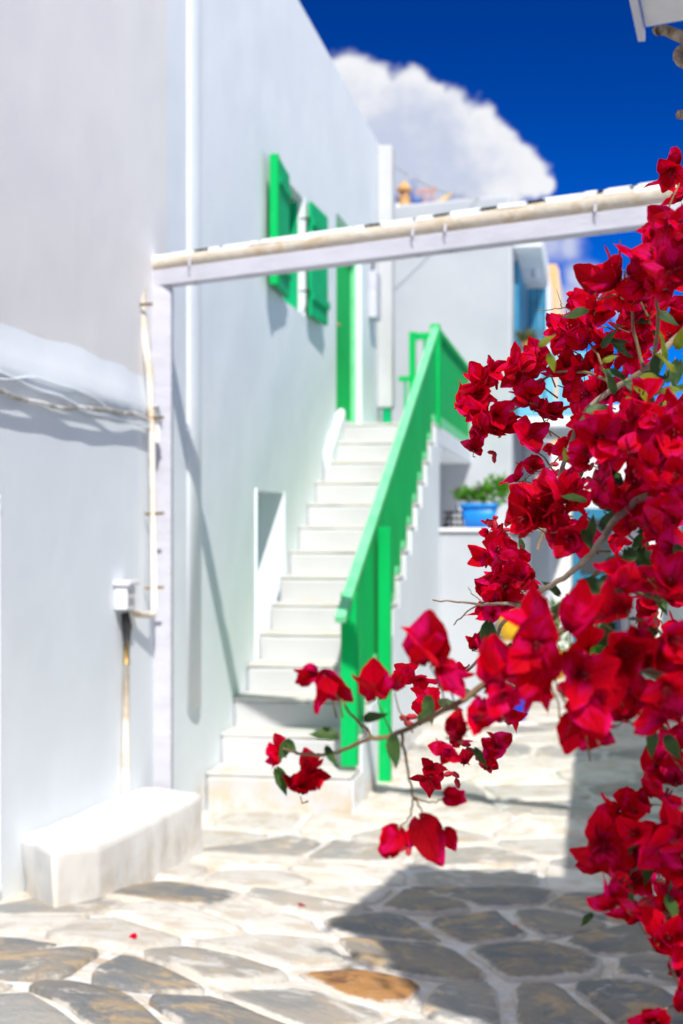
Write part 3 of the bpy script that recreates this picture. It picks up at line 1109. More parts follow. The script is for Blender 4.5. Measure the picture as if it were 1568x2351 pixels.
# balcony, pale blue
bal = thing('balcony', W(17, NR + .4, 2.9), 'pale blue slatted balcony on the side of the white end house', 'balcony')
BN0, BN1 = NR + .003, NR + .98
MB().wbox(16.9, 19.1, BN0, BN1, 2.86, 2.99).build('floor', M['white'], bal, bevel=.02)
m_ = MB()
MB().wbox(16.9, 16.95, BN0, BN1, 3.66, 3.72).build('top_rail', M['blue_pale'], bal)
MB().wbox(16.9, 16.95, BN0, BN1, 3.0, 3.16).build('bottom_rail', M['blue_pale'], bal)
MB().wbox(16.9, 19.1, BN1 - .05, BN1 - .001, 3.661, 3.721).build('top_rail', M['blue_pale'], bal)
MB().wbox(16.9, 16.96, BN0, BN0 + .06, 2.99, 3.66).build('post', M['blue_pale'], bal)
MB().wbox(16.9, 16.96, BN1 - .06, BN1, 2.99, 3.66).build('post', M['blue_pale'], bal)
for k in range(6):
    s0 = BN0 + .10 + k * .135
    MB().wbox(16.905, 16.94, s0, s0 + .095, 3.16, 3.66).build('slat', M['blue_pale'], bal)
for k in range(9):
    MB().wbox(17.05 + k * .23, 17.15 + k * .23, BN1 - .04, BN1 - .01, 2.99, 3.66).build('slat', M['blue_pale'], bal)
for i, (q, col_, lab) in enumerate((((16.99, NR + .16), 'terracotta', 'spiky succulent in pot at the near corner of the pale blue balcony'),
                                    ((17.1, NR + .50), 'yellow', 'green plant in a yellow pot on the pale blue balcony rail'))):
    c = W(q[0], q[1], 3.722)
    t_ = thing('balcony_plant', c, lab, 'plant', 'plants on the blue balcony')
    MB().lathe(c, [(.06, 0), (.085, .12), (.09, .13), (.075, .13)], 14).build('pot', M[col_], t_, smooth=True)
    mb = MB()
    mb.uv = []
    r_ = random.Random(20 + i)
    for _ in range(60):
        d = rdir(r_)
        d.z = abs(d.z) + .5
        blade(mb, c + Vector((r_.uniform(-.05, .05), r_.uniform(-.05, .05), .12)), d, rdir(r_), .17 * r_.uniform(.7, 1.2), .03, .35)
    mb.build('foliage', M['succulent'], t_, smooth=True)
# wall below the balcony with a dark door
under = thing('shop_front', W(19.3, NR + 1.0, 0), 'shaded white wall with dark door beneath the blue balcony', 'wall')
m_ = MB().wbox(20.41, 20.6, NR + .003, NR + 1.6, -.1, 2.85)
m_.build('wall', M['warm'], under)
MB().wbox(20.35, 20.405, NR + .62, NR + 1.25, 0, 2.0).build('door', M['blue_door'], under)
MB().wbox(20.33, 20.349, NR + .72, NR + 1.15, 1.1, 1.85).build('pane', M['glass'], under)

# chimney, solar heater on the end house roof
chm = thing('chimney', W(18.5, .75, 5.4), 'ochre clay chimney with round cap on the white end house roof', 'chimney')
c = Vector(((928 - 784) / F * 18.5, 18.5, 5.40))
chm.location = c
MB().lathe(c, [(.075, 0), (.075, .50), (.085, .51), (.085, .53), (.055, .54)], 14).build('stack', M['terracotta'], chm, smooth=False)
m_ = MB()
for k in range(4):
    q = k * math.pi / 2 + .4
    m_.tube([c + Vector((math.cos(q) * .055, math.sin(q) * .055, .53)), c + Vector((math.cos(q) * .055, math.sin(q) * .055, .61))], .016, 6)
m_.build('cap_leg', M['terracotta'], chm)
MB().lathe(c + Vector((0, 0, .605)), [(.075, 0), (.10, .015), (.09, .045), (.05, .085), (.03, .12), (.012, .13)], 14).build('cap', M['terracotta'], chm, smooth=True)
sw = thing('solar_water_heater', PX(920, 480, 18.0), 'solar water heater with dark blue panel on the end house roof', 'heater')
q = PX(922, 478, 18.2)
MB().hexa([q + Vector((-.14, 0, -.25)), q + Vector((.12, 0, -.25)), q + Vector((.12, .3, .05)), q + Vector((-.14, .3, .05)),
           q + Vector((-.14, -.03, -.22)), q + Vector((.12, -.03, -.22)), q + Vector((.12, .27, .08)), q + Vector((-.14, .27, .08))]).build('panel', M['solar'], sw)
MB().tube([q + Vector((-.16, .33, .09)), q + Vector((.16, .33, .09))], .06, 12).build('tank', M['steel'], sw, smooth=True)
m_ = MB()
m_.tube([q + Vector((-.1, .33, .08)), q + Vector((-.1, .33, -.75))], .015, 6).tube([q + Vector((.1, .33, .08)), q + Vector((.1, .33, -.75))], .015, 6)
m_.build('stand', M['steel'], sw)
# far crane
cr = thing('tower_crane', Vector(((984 - 784) / F * 60, 60, 0)), 'small red and yellow construction crane far behind the roofs', 'crane')
c = cr.location
m_ = MB()
for sx in (-.18, .18):
    for sy in (-.18, .18):
        m_.bar(c + Vector((sx, sy, 0)), c + Vector((sx, sy, 15.9)), .08, .08, Vector((0, 1, 0)))
for k in range(16):
    sg = 1 if k % 2 else -1
    m_.bar(c + Vector((-.18 * sg, -.18, k)), c + Vector((.18 * sg, -.18, k + 1)), .05, .05, Vector((0, 1, 0)))
m_.build('mast', M['crane_red'], cr)
m_ = MB()
m_.bar(c + Vector((-.55, 0, 15.75)), c + Vector((.35, 0, 15.85)), .14, .12)
m_.build('counter_jib', M['crane_red'], cr)
m_ = MB()
for o_ in (-.12, .12):
    m_.bar(c + Vector((.1, o_, 15.05)), c + Vector((.95, o_, 15.65)), .09, .09)
m_.bar(c + Vector((.1, 0, 15.2)), c + Vector((.95, 0, 15.72)), .06, .06)
m_.build('jib', M['crane_yellow'], cr)
MB().box(c.x - .1, c.x + .7, c.y - .5, c.y + .3, 14.6, 15.02).build('cab', M['crane_yellow'], cr, bevel=.05)
# overhead wire
pts = []
a, b = W(15.5, -.02, 5.72), PX(1152, 452, 16.9)
for k in range(13):
    t = k / 12
    p = a.lerp(b, t)
    p.z -= .30 * 4 * t * (1 - t) * .6
    pts.append(p)
wire = MB().tube(pts, .006, 6).build('overhead_wire', M['cable'])
tag(wire, 'thin grey overhead wire sagging from the tall house to the end house roof', 'cable')

# ochre house and pale house further back
och = thing('house', (4.0, 26, 0), 'tall ochre house rising behind the blue balcony door', 'house')
x0, x1 = (1236 - 784) / F * 26, (1280 - 784) / F * 26
m_ = MB()
y1 = 40.0
m_.hexa([(x0 - 1.5, 26.03, -.1), (x1, 26, -.1), (x1 + TN * 14, y1, -.1), (x0 - 1.5, y1, -.1), (x0 - 1.5, 26.03, 6.42), (x1, 26, 6.48), (x1 + TN * 14, y1, 6.48), (x0 - 1.5, y1, 6.42)])
m_.build('wall', M['ochre'], och, bevel=.04)
m_ = MB()
m_.hexa([(x1 + .004, 26.05, 0), (x1 + .03, 26.05, 0), (x1 + TN * 13.9 + .03, 39.9, 0), (x1 + TN * 13.9 + .004, 39.9, 0),
         (x1 + .004, 26.05, 6.4), (x1 + .03, 26.05, 6.4), (x1 + TN * 13.9 + .03, 39.9, 6.4), (x1 + TN * 13.9 + .004, 39.9, 6.4)])
m_.build('side_wall', M['peach'], och)
far = thing('house', (8, 30, 0), 'low white house at the far end of the alley behind the flowers', 'house')
MB().box(4.9, 12, 30, 36, -.1, 4.3).build('wall', M['white'], far, bevel=.05)
for k in range(2):
    wo_ = MB().box(5.3 + k * 1.5, 6.1 + k * 1.5, 29.95, 29.99, 1.4, 2.6).build('window', M['blue_pale'], far)
    MB().box(5.36 + k * 1.5, 6.04 + k * 1.5, 29.93, 29.949, 1.46, 2.54).build('pane', M['glass'], wo_)

# ================================================================== RIGHT-HAND HOUSE (throws the long shadow)
rh = thing('house', (1.7, 8, 0), 'white house along the right side of the alley behind the bougainvillea', 'house')
RX = lambda y: TN * y + 0.83
m_ = MB()
RHZ = 3.02
m_.hexa([(RX(-4), -4, -.2), (6.5, -4, -.2), (7.5, 19, -.2), (RX(19), 19, -.2), (RX(-4), -4, RHZ), (6.5, -4, RHZ), (7.5, 19, RHZ), (RX(19), 19, RHZ)])
m_.build('wall', M['white'], rh, bevel=.03)
for y in (13.4, 16.2):
    fr = MB()
    p = lambda yy, n_, z: Vector((RX(yy) - n_ * CS, yy + n_ * SN, z))
    fr.hexa([p(y, .002, 1.0), p(y, .05, 1.0), p(y + .8, .05, 1.0), p(y + .8, .002, 1.0), p(y, .002, 2.1), p(y, .05, 2.1), p(y + .8, .05, 2.1), p(y + .8, .002, 2.1)])
    wdw = fr.build('window', M['blue_pale'], rh)
    MB().hexa([p(y + .07, .051, 1.07), p(y + .07, .056, 1.07), p(y + .73, .056, 1.07), p(y + .73, .051, 1.07),
               p(y + .07, .051, 2.03), p(y + .07, .056, 2.03), p(y + .73, .056, 2.03), p(y + .73, .051, 2.03)]).build('pane', M['glass'], wdw)

# white canopy board jutting out over the alley at upper right
can = thing('canopy', (1.3, 3.6, 3.1), 'whitewashed canopy board jutting out overhead at the upper right', 'canopy')
C0 = PX(1482, 62, 4.22)
dn = Vector((-.267, -.964, 0))
dr = Vector((.868, -.496, 0))
m_ = MB()
zt = Vector((0, 0, .035))
q = [C0, C0 + dr * 1.35, C0 + dr * 1.35 + dn * 2.3, C0 + dr * .55 + dn * 2.2, C0 + dr * .22 + dn * 1.60, C0 + dn * 1.50]
nq = len(q)
m_.add(q + [x + zt for x in q], [tuple(range(nq)), tuple(range(2 * nq - 1, nq - 1, -1))] + [(i, i + nq, (i + 1) % nq + nq, (i + 1) % nq) for i in range(nq)])
m_.build('board', M['canopy'], can)
m_ = MB()
s0 = C0 - dn * .07 + Vector((-.016, 0, -.004))
m_.bar(s0, s0 + dn * 1.6, .020, .03)
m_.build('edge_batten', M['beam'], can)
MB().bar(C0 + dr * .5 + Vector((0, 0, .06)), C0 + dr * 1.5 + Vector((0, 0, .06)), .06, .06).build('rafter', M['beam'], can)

# ================================================================== PERGOLA FRAME
pg = thing('pergola', Vector((-.94, 7.6, 0)), 'white timber pergola post and beam spanning the alley under a bark pole', 'pergola')
bdv = Vector((.853, -.522, 0)).normalized()
P0 = Vector((-.965, 7.615, 3.0))
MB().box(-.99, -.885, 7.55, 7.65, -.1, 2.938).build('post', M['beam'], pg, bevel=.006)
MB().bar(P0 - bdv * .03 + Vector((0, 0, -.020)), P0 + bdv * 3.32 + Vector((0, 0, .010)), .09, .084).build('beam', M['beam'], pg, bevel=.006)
pts, rad = [], []
for k in range(34):
    t = -.06 + 3.38 * k / 33
    p = P0 + bdv * t + Vector((0, 0, .056 + .012 * t + .007 * mnoise.noise(Vector((t * 2.2, 1, 0)))))
    p += Vector((-.522, -.853, 0)) * .012
    pts.append(p)
    rad.append(.034 + .0035 * t + .004 * mnoise.noise(Vector((t * 5, 4, 0))))
pole = MB().tube(pts, rad, 14).build('pole', M['pole'], pg, smooth=True)
rt = random.Random(9)
m_ = MB()
for k in range(33):
    p = pts[k] + Vector((.010, .02, .046))
    m_.v  # cable laid along the top of the pole
cab = [p + Vector((.0, .006, .034 + .0005 * k)) for k, p in enumerate(pts)]
MB().tube(cab, .0135, 8).build('cable', M['black'], pg, smooth=True)
t = -.02
wr = MB()
while t < 3.25:
    wdt = rt.uniform(.05, .20)
    p = P0 + bdv * t + Vector((0, 0, .056 + .012 * t + .004))
    n_seg = 9
    q_lo = rt.uniform(.15, .55)
    for kk in range(n_seg):
        q0, q1 = q_lo + (2.7 - q_lo) * kk / n_seg, q_lo + (2.7 - q_lo) * (kk + 1) / n_seg
        sd = Vector((-.522, -.853, 0))
        r0 = .0455 + .004 * t + .002 * rt.random()
        f_ = lambda q: sd * (math.cos(q) * r0 * .92) + Vector((0, 0, math.sin(q) * r0 * 1.05))
        j0, j1 = rt.uniform(-.012, .012), rt.uniform(-.012, .012)
        wr.add([p + f_(q0) + bdv * j0, p + f_(q1) + bdv * j0, p + f_(q1) + bdv * (wdt + j1), p + f_(q0) + bdv * (wdt + j1)], [(0, 1, 2, 3)])
    t += wdt + rt.choice([.0, .004, .006, .02, .03, .05, .09])
wr.build('limewash_crust', M['white'], pg, kind='stuff')
for t in (.25, 1.55, 1.72, 2.45):
    p = P0 + bdv * t
    sd = Vector((-.522, -.853, 0))
    loop = [p + sd * math.cos(q) * .054 + Vector((0, 0, .018 + .01 * t + math.sin(q) * .086)) for q in [2 * math.pi * k / 16 for k in range(17)]]
    MB().tube(loop, .006, 6).build('tie', M['beam'], pg, smooth=True)

# conduit running down beside the post, box, water pipe
cd = thing('conduit', Vector((-1.02, 7.45, 0)), 'rusty white conduit running down the left side of the pergola post', 'conduit')
pts = [PX(331, 612, 7.6), PX(326, 640, 7.5), PX(322, 690, 7.42), PX(330, 760, 7.42), PX(343, 850, 7.40), PX(348, 960, 7.38), PX(351, 1150, 7.38), PX(354, 1400, 7.36)]
MB().tube(pts, [.024, .03, .026, .022, .02, .018, .017, .017], 10).build('pipe', M['beige'], cd, smooth=True)
for py in (700, 960, 1180, 1350):
    p = PX(349 if py > 900 else 324, py, 7.37)
    MB().tube([p + Vector((-.035, .0, 0)), p + Vector((.06, 0, .004))], .008, 6).build('clip', M['brass'], cd)
MB().tube([PX(354, 1400, 7.36), PX(351, 1412, 7.33), PX(340, 1412, 7.28), PX(290, 1408, 7.05)], .017, 8).build('elbow', M['beige'], cd, smooth=True)
jb = thing('junction_box', W(7.0, .04, 1.25), 'small white plastic box fixed on the lower wall above a tap', 'box')
MB().wbox(6.93, 7.06, .034, .10, 1.285, 1.40).build('casing', M['plastic'], jb, bevel=.008)
MB().wbox(6.915, 7.075, .034, .115, 1.40, 1.425).build('lid', M['plastic'], jb, bevel=.006)
m_ = MB()
for z in (1.31, 1.325, 1.34, 1.365):
    m_.wbox(6.95, 7.03, .101, .1025, z, z + .006)
m_.build('vent', M['cable'], jb)
wp = thing('water_pipe', W(7.02, .06, 0), 'rust stained vertical water pipe with dark valve on the lower wall', 'pipe')
MB().tube([W(7.0, .065, 1.27), W(7.0, .075, 1.20), W(7.01, .07, 1.13)], [.02, .026, .016], 10).build('valve', M['iron'], wp, smooth=True)
MB().tube([W(7.01, .07, 1.13), W(7.02, .065, 1.02)], .016, 8).build('tap', M['brass'], wp, smooth=True)
MB().tube([W(7.02, .065, 1.02), W(7.03, .06, .7), W(7.03, .06, .37)], .017, 10).build('pipe', M['beige'], wp, smooth=True)

# cables slung below the ledge
cbn = thing('cable_bundle', W(6.2, .12, 2.22), 'tangled grey cables slung below the ledge of the left house', 'cable')
rc = random.Random(31)
for i in range(3):
    pts = []
    for k in range(30):
        d = 4.6 + (7.45 - 4.6) * k / 29
        sag = .035 * math.sin(d * (1.9 + .5 * i) + i * 1.3) + .02 * mnoise.noise(Vector((d * 3, i, 0)))
        z = 2.245 + (i - 2) * .014 + sag - (.035 if d > 6.6 else 0) * (d - 6.6)
        pts.append(W(d, .068 + .005 * math.sin(d * 4 + i), z))
    MB().tube(pts, (.010, .007, .005, .005, .008)[i], 7).build('cable', (M['cable'], M['white'], M['white'], M['plastic'], M['white'])[i], cbn, smooth=True)
MB().tube([W(7.40, .085, 2.30), W(7.43, .09, 2.22), W(7.44, .085, 2.12)], [.02, .03, .015], 8).build('cable_end', M['plastic'], cbn, smooth=True)

# pots half hidden behind the flowers
def pot(label, c, prof, mat, fol, size, seed, matf='plant', group=None):
    t_ = thing('potted_plant', c, label, 'potted plant', group)
    MB().lathe(c, prof, 20).build('pot', M[mat], t_, smooth=True)
    top = prof[-1][1]
    MB().lathe(Vector(c) + Vector((0, 0, top - .03)), [(prof[-1][0] * .9, 0), (prof[-1][0] * .85, .01)], 16).build('soil', M['soil'], t_)
    bushy('foliage', t_, Vector(c) + Vector((0, 0, top + fol[2] * .6)), fol[0], fol[1], fol[2], 220, size, M[matf], seed)
    return t_


PR = [(.09, 0), (.135, .10), (.15, .22), (.16, .26), (.16, .29), (.135, .29), (.13, .26)]
pot('cobalt blue pot with yellow green plant standing on the paving beyond the staircase', Vector((1.50, 12.7, 0)), PR, 'cobalt', (.12, .12, .15), .07, 41, 'leaf_lime', 'pots along the alley')
pot('yellow pot on the pale stool at the corner of the low wall', Vector((1.52, 12.95, .70)), [(.08, 0), (.12, .08), (.125, .2), (.13, .24), (.11, .24), (.10, .22)], 'yellow', (.10, .10, .08), .05, 42, 'plant', 'pots along the alley')
stl = thing('stool', Vector((1.52, 12.95, 0)), 'pale wooden stool carrying the yellow pot', 'stool')
wood = M['pole']
MB().lathe(Vector((1.52, 12.95, .66)), [(.15, 0), (.15, .04)], 18).build('seat', wood, stl)
for k in range(4):
    q = k * math.pi / 2 + .5
    MB().tube([Vector((1.52 + math.cos(q) * .14, 12.95 + math.sin(q) * .14, 0)), Vector((1.52 + math.cos(q) * .10, 12.95 + math.sin(q) * .10, .66))], .018, 8).build('leg', wood, stl)
pot('terracotta pot with leafy plant by the right-hand house wall', Vector((2.6, 14.8, 0)), PR, 'terracotta', (.2, .2, .25), .09, 43, 'plant', 'pots along the alley')
pot('orange pot with leafy plant standing far down the alley', Vector((2.45, 16.6, 0.0)), PR, 'yellow', (.18, .18, .35), .09, 44, 'plant', 'pots along the alley')

# ================================================================== BOUGAINVILLEA
bg = thing('bougainvillea', Vector((1.35, 2.2, 0.2)), 'crimson bougainvillea in full flower hanging into the alley on the right', 'shrub')
BASE = bg.location.copy()
rb = random.Random(77)


def bract_mesh(name, seed, mat, nu=10, nv=4, rnd=0.58, wide=(0.40, 0.52)):
    """papery heart-shaped blade of unit length along +Y, cupped about the midrib, wavy rim; inner face +Z"""
    r_ = random.Random(seed)
    vs, fs, uvs = [], [], []
    fold, cup, bend = r_.uniform(.02, .16), r_.uniform(.05, .50), r_.uniform(-.12, .42)
    ph, asym = r_.uniform(0, 6), r_.uniform(-.10, .10)
    wav = r_.uniform(.02, .065)
    wd = r_.uniform(*wide)
    curl = r_.uniform(-.25, .35)
    for i in range(nu + 1):
        t = (1 - math.cos(math.pi * (i / nu))) / 2
        ww = wd * (max(0.0, math.sin(math.pi * t ** .68)) ** rnd)
        if i == 0:
            ww = wd * .12
        if i == nu:
            ww = wd * .01
        tip = .07 * max(0, t - .9) / .1
        for j in range(nv + 1):
            sd = -1 + 2 * j / nv
            rag = 1 + (.05 * math.sin(ph * 3 + t * 19 + sd * 2) + r_.uniform(-.035, .035)) * abs(sd)
            x = ww * sd * rag * (1 + asym * sd) + .06 * math.sin(ph + t * 3) * t
            y = t + tip - .10 * sd * sd * (1 - t) ** 2
            xx = ww * sd
            z = fold * abs(xx) + cup * xx * xx * 1.3 + bend * t * t * .5 + curl * max(0, t - .6) ** 2 * 2 + wav * math.sin(ph + sd * 2.6 + t * 8) * abs(sd) * min(1, t * 2.5)
            vs.append((x, y, z))
            uvs.append((j / nv, t))
    for i in range(nu):
        for j in range(nv):
            a_ = i * (nv + 1) + j
            fs.append((a_, a_ + 1, a_ + nv + 2, a_ + nv + 1))
    me = bpy.data.meshes.new(name)
    me.from_pydata(vs, [], fs)
    l = me.uv_layers.new(name='UVMap')
    for lp in me.loops:
        l.data[lp.index].uv = uvs[lp.vertex_index]
    me.materials.append(M[mat])
    me.polygons.foreach_set('use_smooth', [True] * len(fs))
    me.update()
    return me, vs, fs, uvs


BR = [bract_mesh('bract', 100 + i, 'bract') for i in range(16)]
LF = [bract_mesh('leaf', 200 + i, 'leaf', 8, 4, .85, (.26, .36)) for i in range(6)]
LL = [bract_mesh('leaf', 220 + i, 'leaf_lime', 8, 4, .85, (.28, .36)) for i in range(3)]
flo = MB()
for k in range(3):
    q = 2.1 * k
    e_ = Vector((math.cos(q), math.sin(q), 0))
    flo.tube([Vector((0, 0, 0)), e_ * .0018 + Vector((0, 0, .006)), e_ * .0035 + Vector((0, 0, .016))], [.0008, .0014, .0011], 5)
flo_v, flo_f = flo.v, flo.f
flo_me = bpy.data.meshes.new('flower')
flo_me.from_pydata(flo_v, [], flo_f)
flo_me.materials.append(material('dark_red_floret', (0.22, 0.01, 0.02), 0.6))

# clusters surveyed from the photograph: column, row, spread, distance, flowers, size
CL = [
    (1552, 395, 26, 2.1, 3, 1), (1562, 452, 18, 2.1, 2, 1), (1500, 545, 34, 1.9, 4, 1), (1552, 530, 40, 1.8, 5, 1), (1442, 604, 26, 1.9, 2, 1.1),
    (1388, 655, 34, 1.9, 2, 1.35), (1452, 660, 40, 1.9, 5, 1), (1530, 620, 60, 1.85, 9, 1.1), (1336, 690, 18, 2.3, 1, 1.1), (1362, 718, 32, 2.2, 5, 1),
    (1425, 722, 42, 2.15, 7, 1), (1500, 710, 60, 2.1, 10, 1), (1278, 770, 24, 2.4, 3, 1), (1322, 778, 40, 2.3, 7, 1.05), (1385, 790, 42, 2.3, 7, 1),
    (1246, 804, 14, 2.4, 1, 1.1), (1450, 775, 40, 2.2, 5, 1), (1548, 765, 40, 2.1, 6, 1), (1130, 856, 28, 2.5, 5, 1), (1102, 900, 30, 2.5, 5, 1.05),
    (1062, 932, 24, 2.5, 3, 1.05), (1108, 962, 42, 2.5, 9, 1), (1150, 985, 32, 2.5, 4, 1), (1096, 1030, 10, 2.5, 1, .9), (1212, 848, 40, 2.4, 6, 1.15),
    (1290, 862, 26, 2.4, 3, 1.05), (1232, 912, 36, 2.4, 5, 1.1), (1252, 955, 22, 2.4, 2, 1), (1345, 868, 30, 2.3, 4, 1), (1345, 905, 22, 2.3, 3, 1.1),
    (1400, 882, 40, 2.2, 6, 1.1), (1216, 1000, 24, 2.4, 2, 1.1), (1212, 1085, 32, 2.4, 3, 1.1), (1270, 1022, 10, 2.6, 1, .7), (1222, 1132, 10, 2.6, 1, .7),
    (1338, 990, 42, 2.1, 6, 1.1), (1432, 960, 60, 1.75, 7, 1), (1490, 1005, 70, 1.7, 9, 1), (1545, 985, 50, 1.65, 6, 1), (1382, 1050, 60, 1.75, 7, 1.1), (1480, 1070, 70, 1.65, 9, 1),
    (1295, 1125, 44, 1.9, 5, 1.1), (1238, 1190, 56, 1.95, 10, 1.05), (1310, 1238, 34, 1.9, 4, 1), (1402, 1150, 60, 1.65, 7, 1), (1500, 1170, 74, 1.6, 10, 1), (1552, 1110, 50, 1.5, 5, 1),
    (1540, 1235, 40, 1.5, 4, 1),
    (1140, 1265, 32, 2.2, 4, 1), (1172, 1292, 30, 2.2, 5, .95), (1150, 1352, 50, 2.1, 9, .9), (1198, 1332, 40, 2.1, 7, .8), (1108, 1345, 14, 2.2, 1, .9), (1130, 1210, 18, 2.5, 4, .5),
    (1140, 1400, 36, 2.1, 4, .95), (1440, 1330, 46, 1.35, 3, 1), (1530, 1340, 50, 1.3, 4, 1), (1380, 1395, 46, 1.4, 4, .9),
    (1250, 1450, 48, 1.10, 2, 1.05), (1330, 1575, 64, 1.08, 3, 1.05), (1450, 1455, 84, 1.15, 6, 1), (1535, 1470, 70, 1.1, 4, 1), (1445, 1570, 70, 1.1, 5, 1),
    (1400, 1655, 40, 1.25, 3, 1), (1540, 1600, 60, 1.12, 4, 1), (1470, 1650, 50, 1.15, 3, 1), (1250, 1560, 40, 1.1, 2, .9),
    (1112, 1575, 44, 1.14, 2, 1.05), (1112, 1645, 40, 1.16, 2, .95), (1035, 1685, 40, 1.18, 2, .95), (1090, 1480, 22, 2.1, 3, .85),
    (955, 1560, 24, 2.1, 4, .8), (985, 1610, 28, 2.1, 5, .8), (1056, 1556, 8, 2.0, 1, .6), (1156, 1640, 12, 2.0, 1, .8), (1150, 1720, 26, 1.9, 2, .8),
    (1000, 1768, 32, 2.0, 5, .8), (1066, 1740, 10, 2.0, 1, .75), (1122, 1752, 14, 2.0, 2, .6), (1030, 1720, 20, 1.8, 3, .7),
    (640, 1728, 16, 1.55, 2, .6), (672, 1788, 20, 1.5, 2, .75), (722, 1768, 22, 1.5, 3, .65), (686, 1832, 8, 1.5, 1, .6),
    (1552, 1730, 30, 1.5, 3, 1), (1540, 1790, 24, 1.5, 2, 1), (1492, 1850, 36, 1.5, 4, .95), (1440, 1885, 26, 1.4, 3, .9), (1398, 1930, 34, 1.4, 4, .9),
    (1396, 1985, 32, 1.4, 4, .95), (1412, 2045, 38, 1.35, 5, .95), (1482, 1965, 54, 1.5, 7, .95), (1540, 1930, 46, 1.3, 4, 1), (1530, 2020, 46, 1.5, 6, .95),
    (1520, 2100, 46, 1.5, 6, .95), (1500, 2150, 30, 1.4, 3, 1), (1542, 2185, 34, 1.4, 4, 1), (1546, 2235, 20, 1.4, 2, .9), (1492, 2312, 22, 1.35, 2, 1),
    (1562, 2312, 14, 1.35, 1, 1),
]
flowers, pedicels = [], []
push = lambda D: D if D > 1.85 else 1.40 + (D - 1.06) * .55      # hold the near sprays at arm's length
for (px, py, sp, D, cnt, sz) in CL:
    D = push(D)
    cc = PX(px, py, D)
    back_ = Vector((.25, .6, -.1)).normalized()
    hub = cc + Vector((rb.uniform(0, .01), .045, -.012))
    for k in range(cnt):
        ang = rb.uniform(0, 6.283)
        rr = math.sqrt((k + .5) / cnt) * sp / F * D * .82
        off = Vector((math.cos(ang) * rr, rb.uniform(-.05, .05), math.sin(ang) * rr))
        p = cc + off
        lean = Vector((0, -.8, .1)) if rb.random() < .30 else Vector((-.15, .15, .6))
        ax = (lean + off * (9.0 if cnt > 1 else 1) + rdir(rb) * .9).normalized()
        flowers.append((p, ax, sz * rb.uniform(.85, 1.15), rb.uniform(0, 6.28), rb.uniform(.55, 1.25), 3))
        pedicels.append((hub, p - ax * .004, D))
# the depth of the shrub behind those: more of the same bloom, further back and in each other's shade
EDGE = [(520, 1500), (600, 1440), (660, 1400), (720, 1370), (780, 1300), (860, 1330), (900, 1350), (960, 1370), (1020, 1350), (1080, 1330), (1130, 1270), (1200, 1240), (1250, 1400),
        (1330, 1420), (1400, 1330), (1440, 1260), (1560, 1270), (1640, 1390), (1700, 1540), (1840, 1540), (1900, 1440), (1960, 1370), (2060, 1390), (2100, 1490), (2240, 1540)]


def edge_x(y):
    for (y0, x0), (y1, x1) in zip(EDGE, EDGE[1:]):
        if y0 <= y <= y1:
            return x0 + (x1 - x0) * (y - y0) / (y1 - y0)
    return 1600


n_fill = 0
while n_fill < 85:
    py = rb.uniform(520, 2240)
    x0 = edge_x(py) + 60
    if x0 > 1575:
        continue
    px = rb.uniform(x0, 1600)
    if rb.random() > (px - x0 + 60) / 200 or (780 < py < 930 and px > 1470) or (1230 < py < 1420 and px < 1440):
        continue
    D = (2.35 if py < 900 else 2.35 - (py - 900) / 700 * .8 if py < 1600 else 1.6) + rb.uniform(-.05, .25)
    p = PX(px, py, D)
    ax = (Vector((-.2, -.6, .2)) + rdir(rb)).normalized()
    flowers.append((p, ax, rb.uniform(.85, 1.15), rb.uniform(0, 6.28), rb.uniform(.6, 1.2), 3))
    pedicels.append((p + Vector((rb.uniform(-.01, .03), .05, -.03)), p - ax * .004, D))
    n_fill += 1
# single large blooms read from the photograph: position, distance, axis, size
for (px, py, D, ax, sz, rot, til) in (
        (742, 1545, 1.25, (.35, -.35, -.75), 1.15, 1.2, .62), (728, 1545, 1.25, (-.8, -.3, -.1), .75, .4, .45), (865, 1600, 1.22, (-.25, -.45, .7), 1.25, .6, .62), (908, 1582, 1.3, (.25, -.2, .9), .8, 2.0, .4),
        (985, 1520, 1.12, (-.1, -.45, .85), 1.55, .2, .66), (1010, 1530, 1.18, (.5, -.4, -.4), 1.1, 2.2, .6), (1130, 1560, 1.1, (.1, -.35, .85), 1.45, .9, .62),
        (1260, 1500, 1.06, (-.5, -.5, -.5), 1.4, .4, .7), (1340, 1600, 1.04, (.1, -.35, -.85), 1.45, 1.0, .6), (1240, 1450, 1.08, (-.5, -.3, .7), 1.45, .3, .62),
        (1310, 1440, 1.1, (.3, -.4, .8), 1.35, 1.3, .6), (1250, 1560, 1.1, (-.7, -.3, -.3), 1.25, 2.1, .6), (1400, 1530, 1.1, (.1, -.8, .1), 1.3, .7, .8),
        (1350, 1490, 1.14, (-.3, -.4, .7), 1.25, 1.7, .6), (1320, 1640, 1.1, (-.2, -.3, -.9), 1.2, .1, .55)):
    D = push(D)
    p = PX(px, py, D)
    ax = Vector(ax).normalized()
    flowers.append((p, ax, sz, rot, til, 3))
    pedicels.append((p + Vector((.02, .03, -.05)), p - ax * .004, D))
# lone bracts on the hanging spray: position, distance, pointing, facing, size
SINGLE = [(915, 1900, 1.32, (-.45, 0, -.8), (0, -1, .1), 1.0), (895, 1965, 1.32, (-.1, .05, .9), (.2, -1, .0), 1.0), (955, 1900, 1.32, (-.2, -.1, -.9), (.2, -1, 0), .7),
          (962, 1880, 1.32, (.50, -.1, -.9), (-.1, -1, .1), 1.75), (1020, 1905, 1.32, (.4, -.1, -.7), (.2, -1, .1), .8), (1020, 1828, 1.34, (.9, -.2, -.1), (0, -1, .2), .8),
          (1030, 1838, 1.34, (.7, -.2, .5), (0, -1, .2), .7), (625, 1735, 1.5, (-.2, 0, .8), (0, -1, 0), .5)]

LEN = 0.031


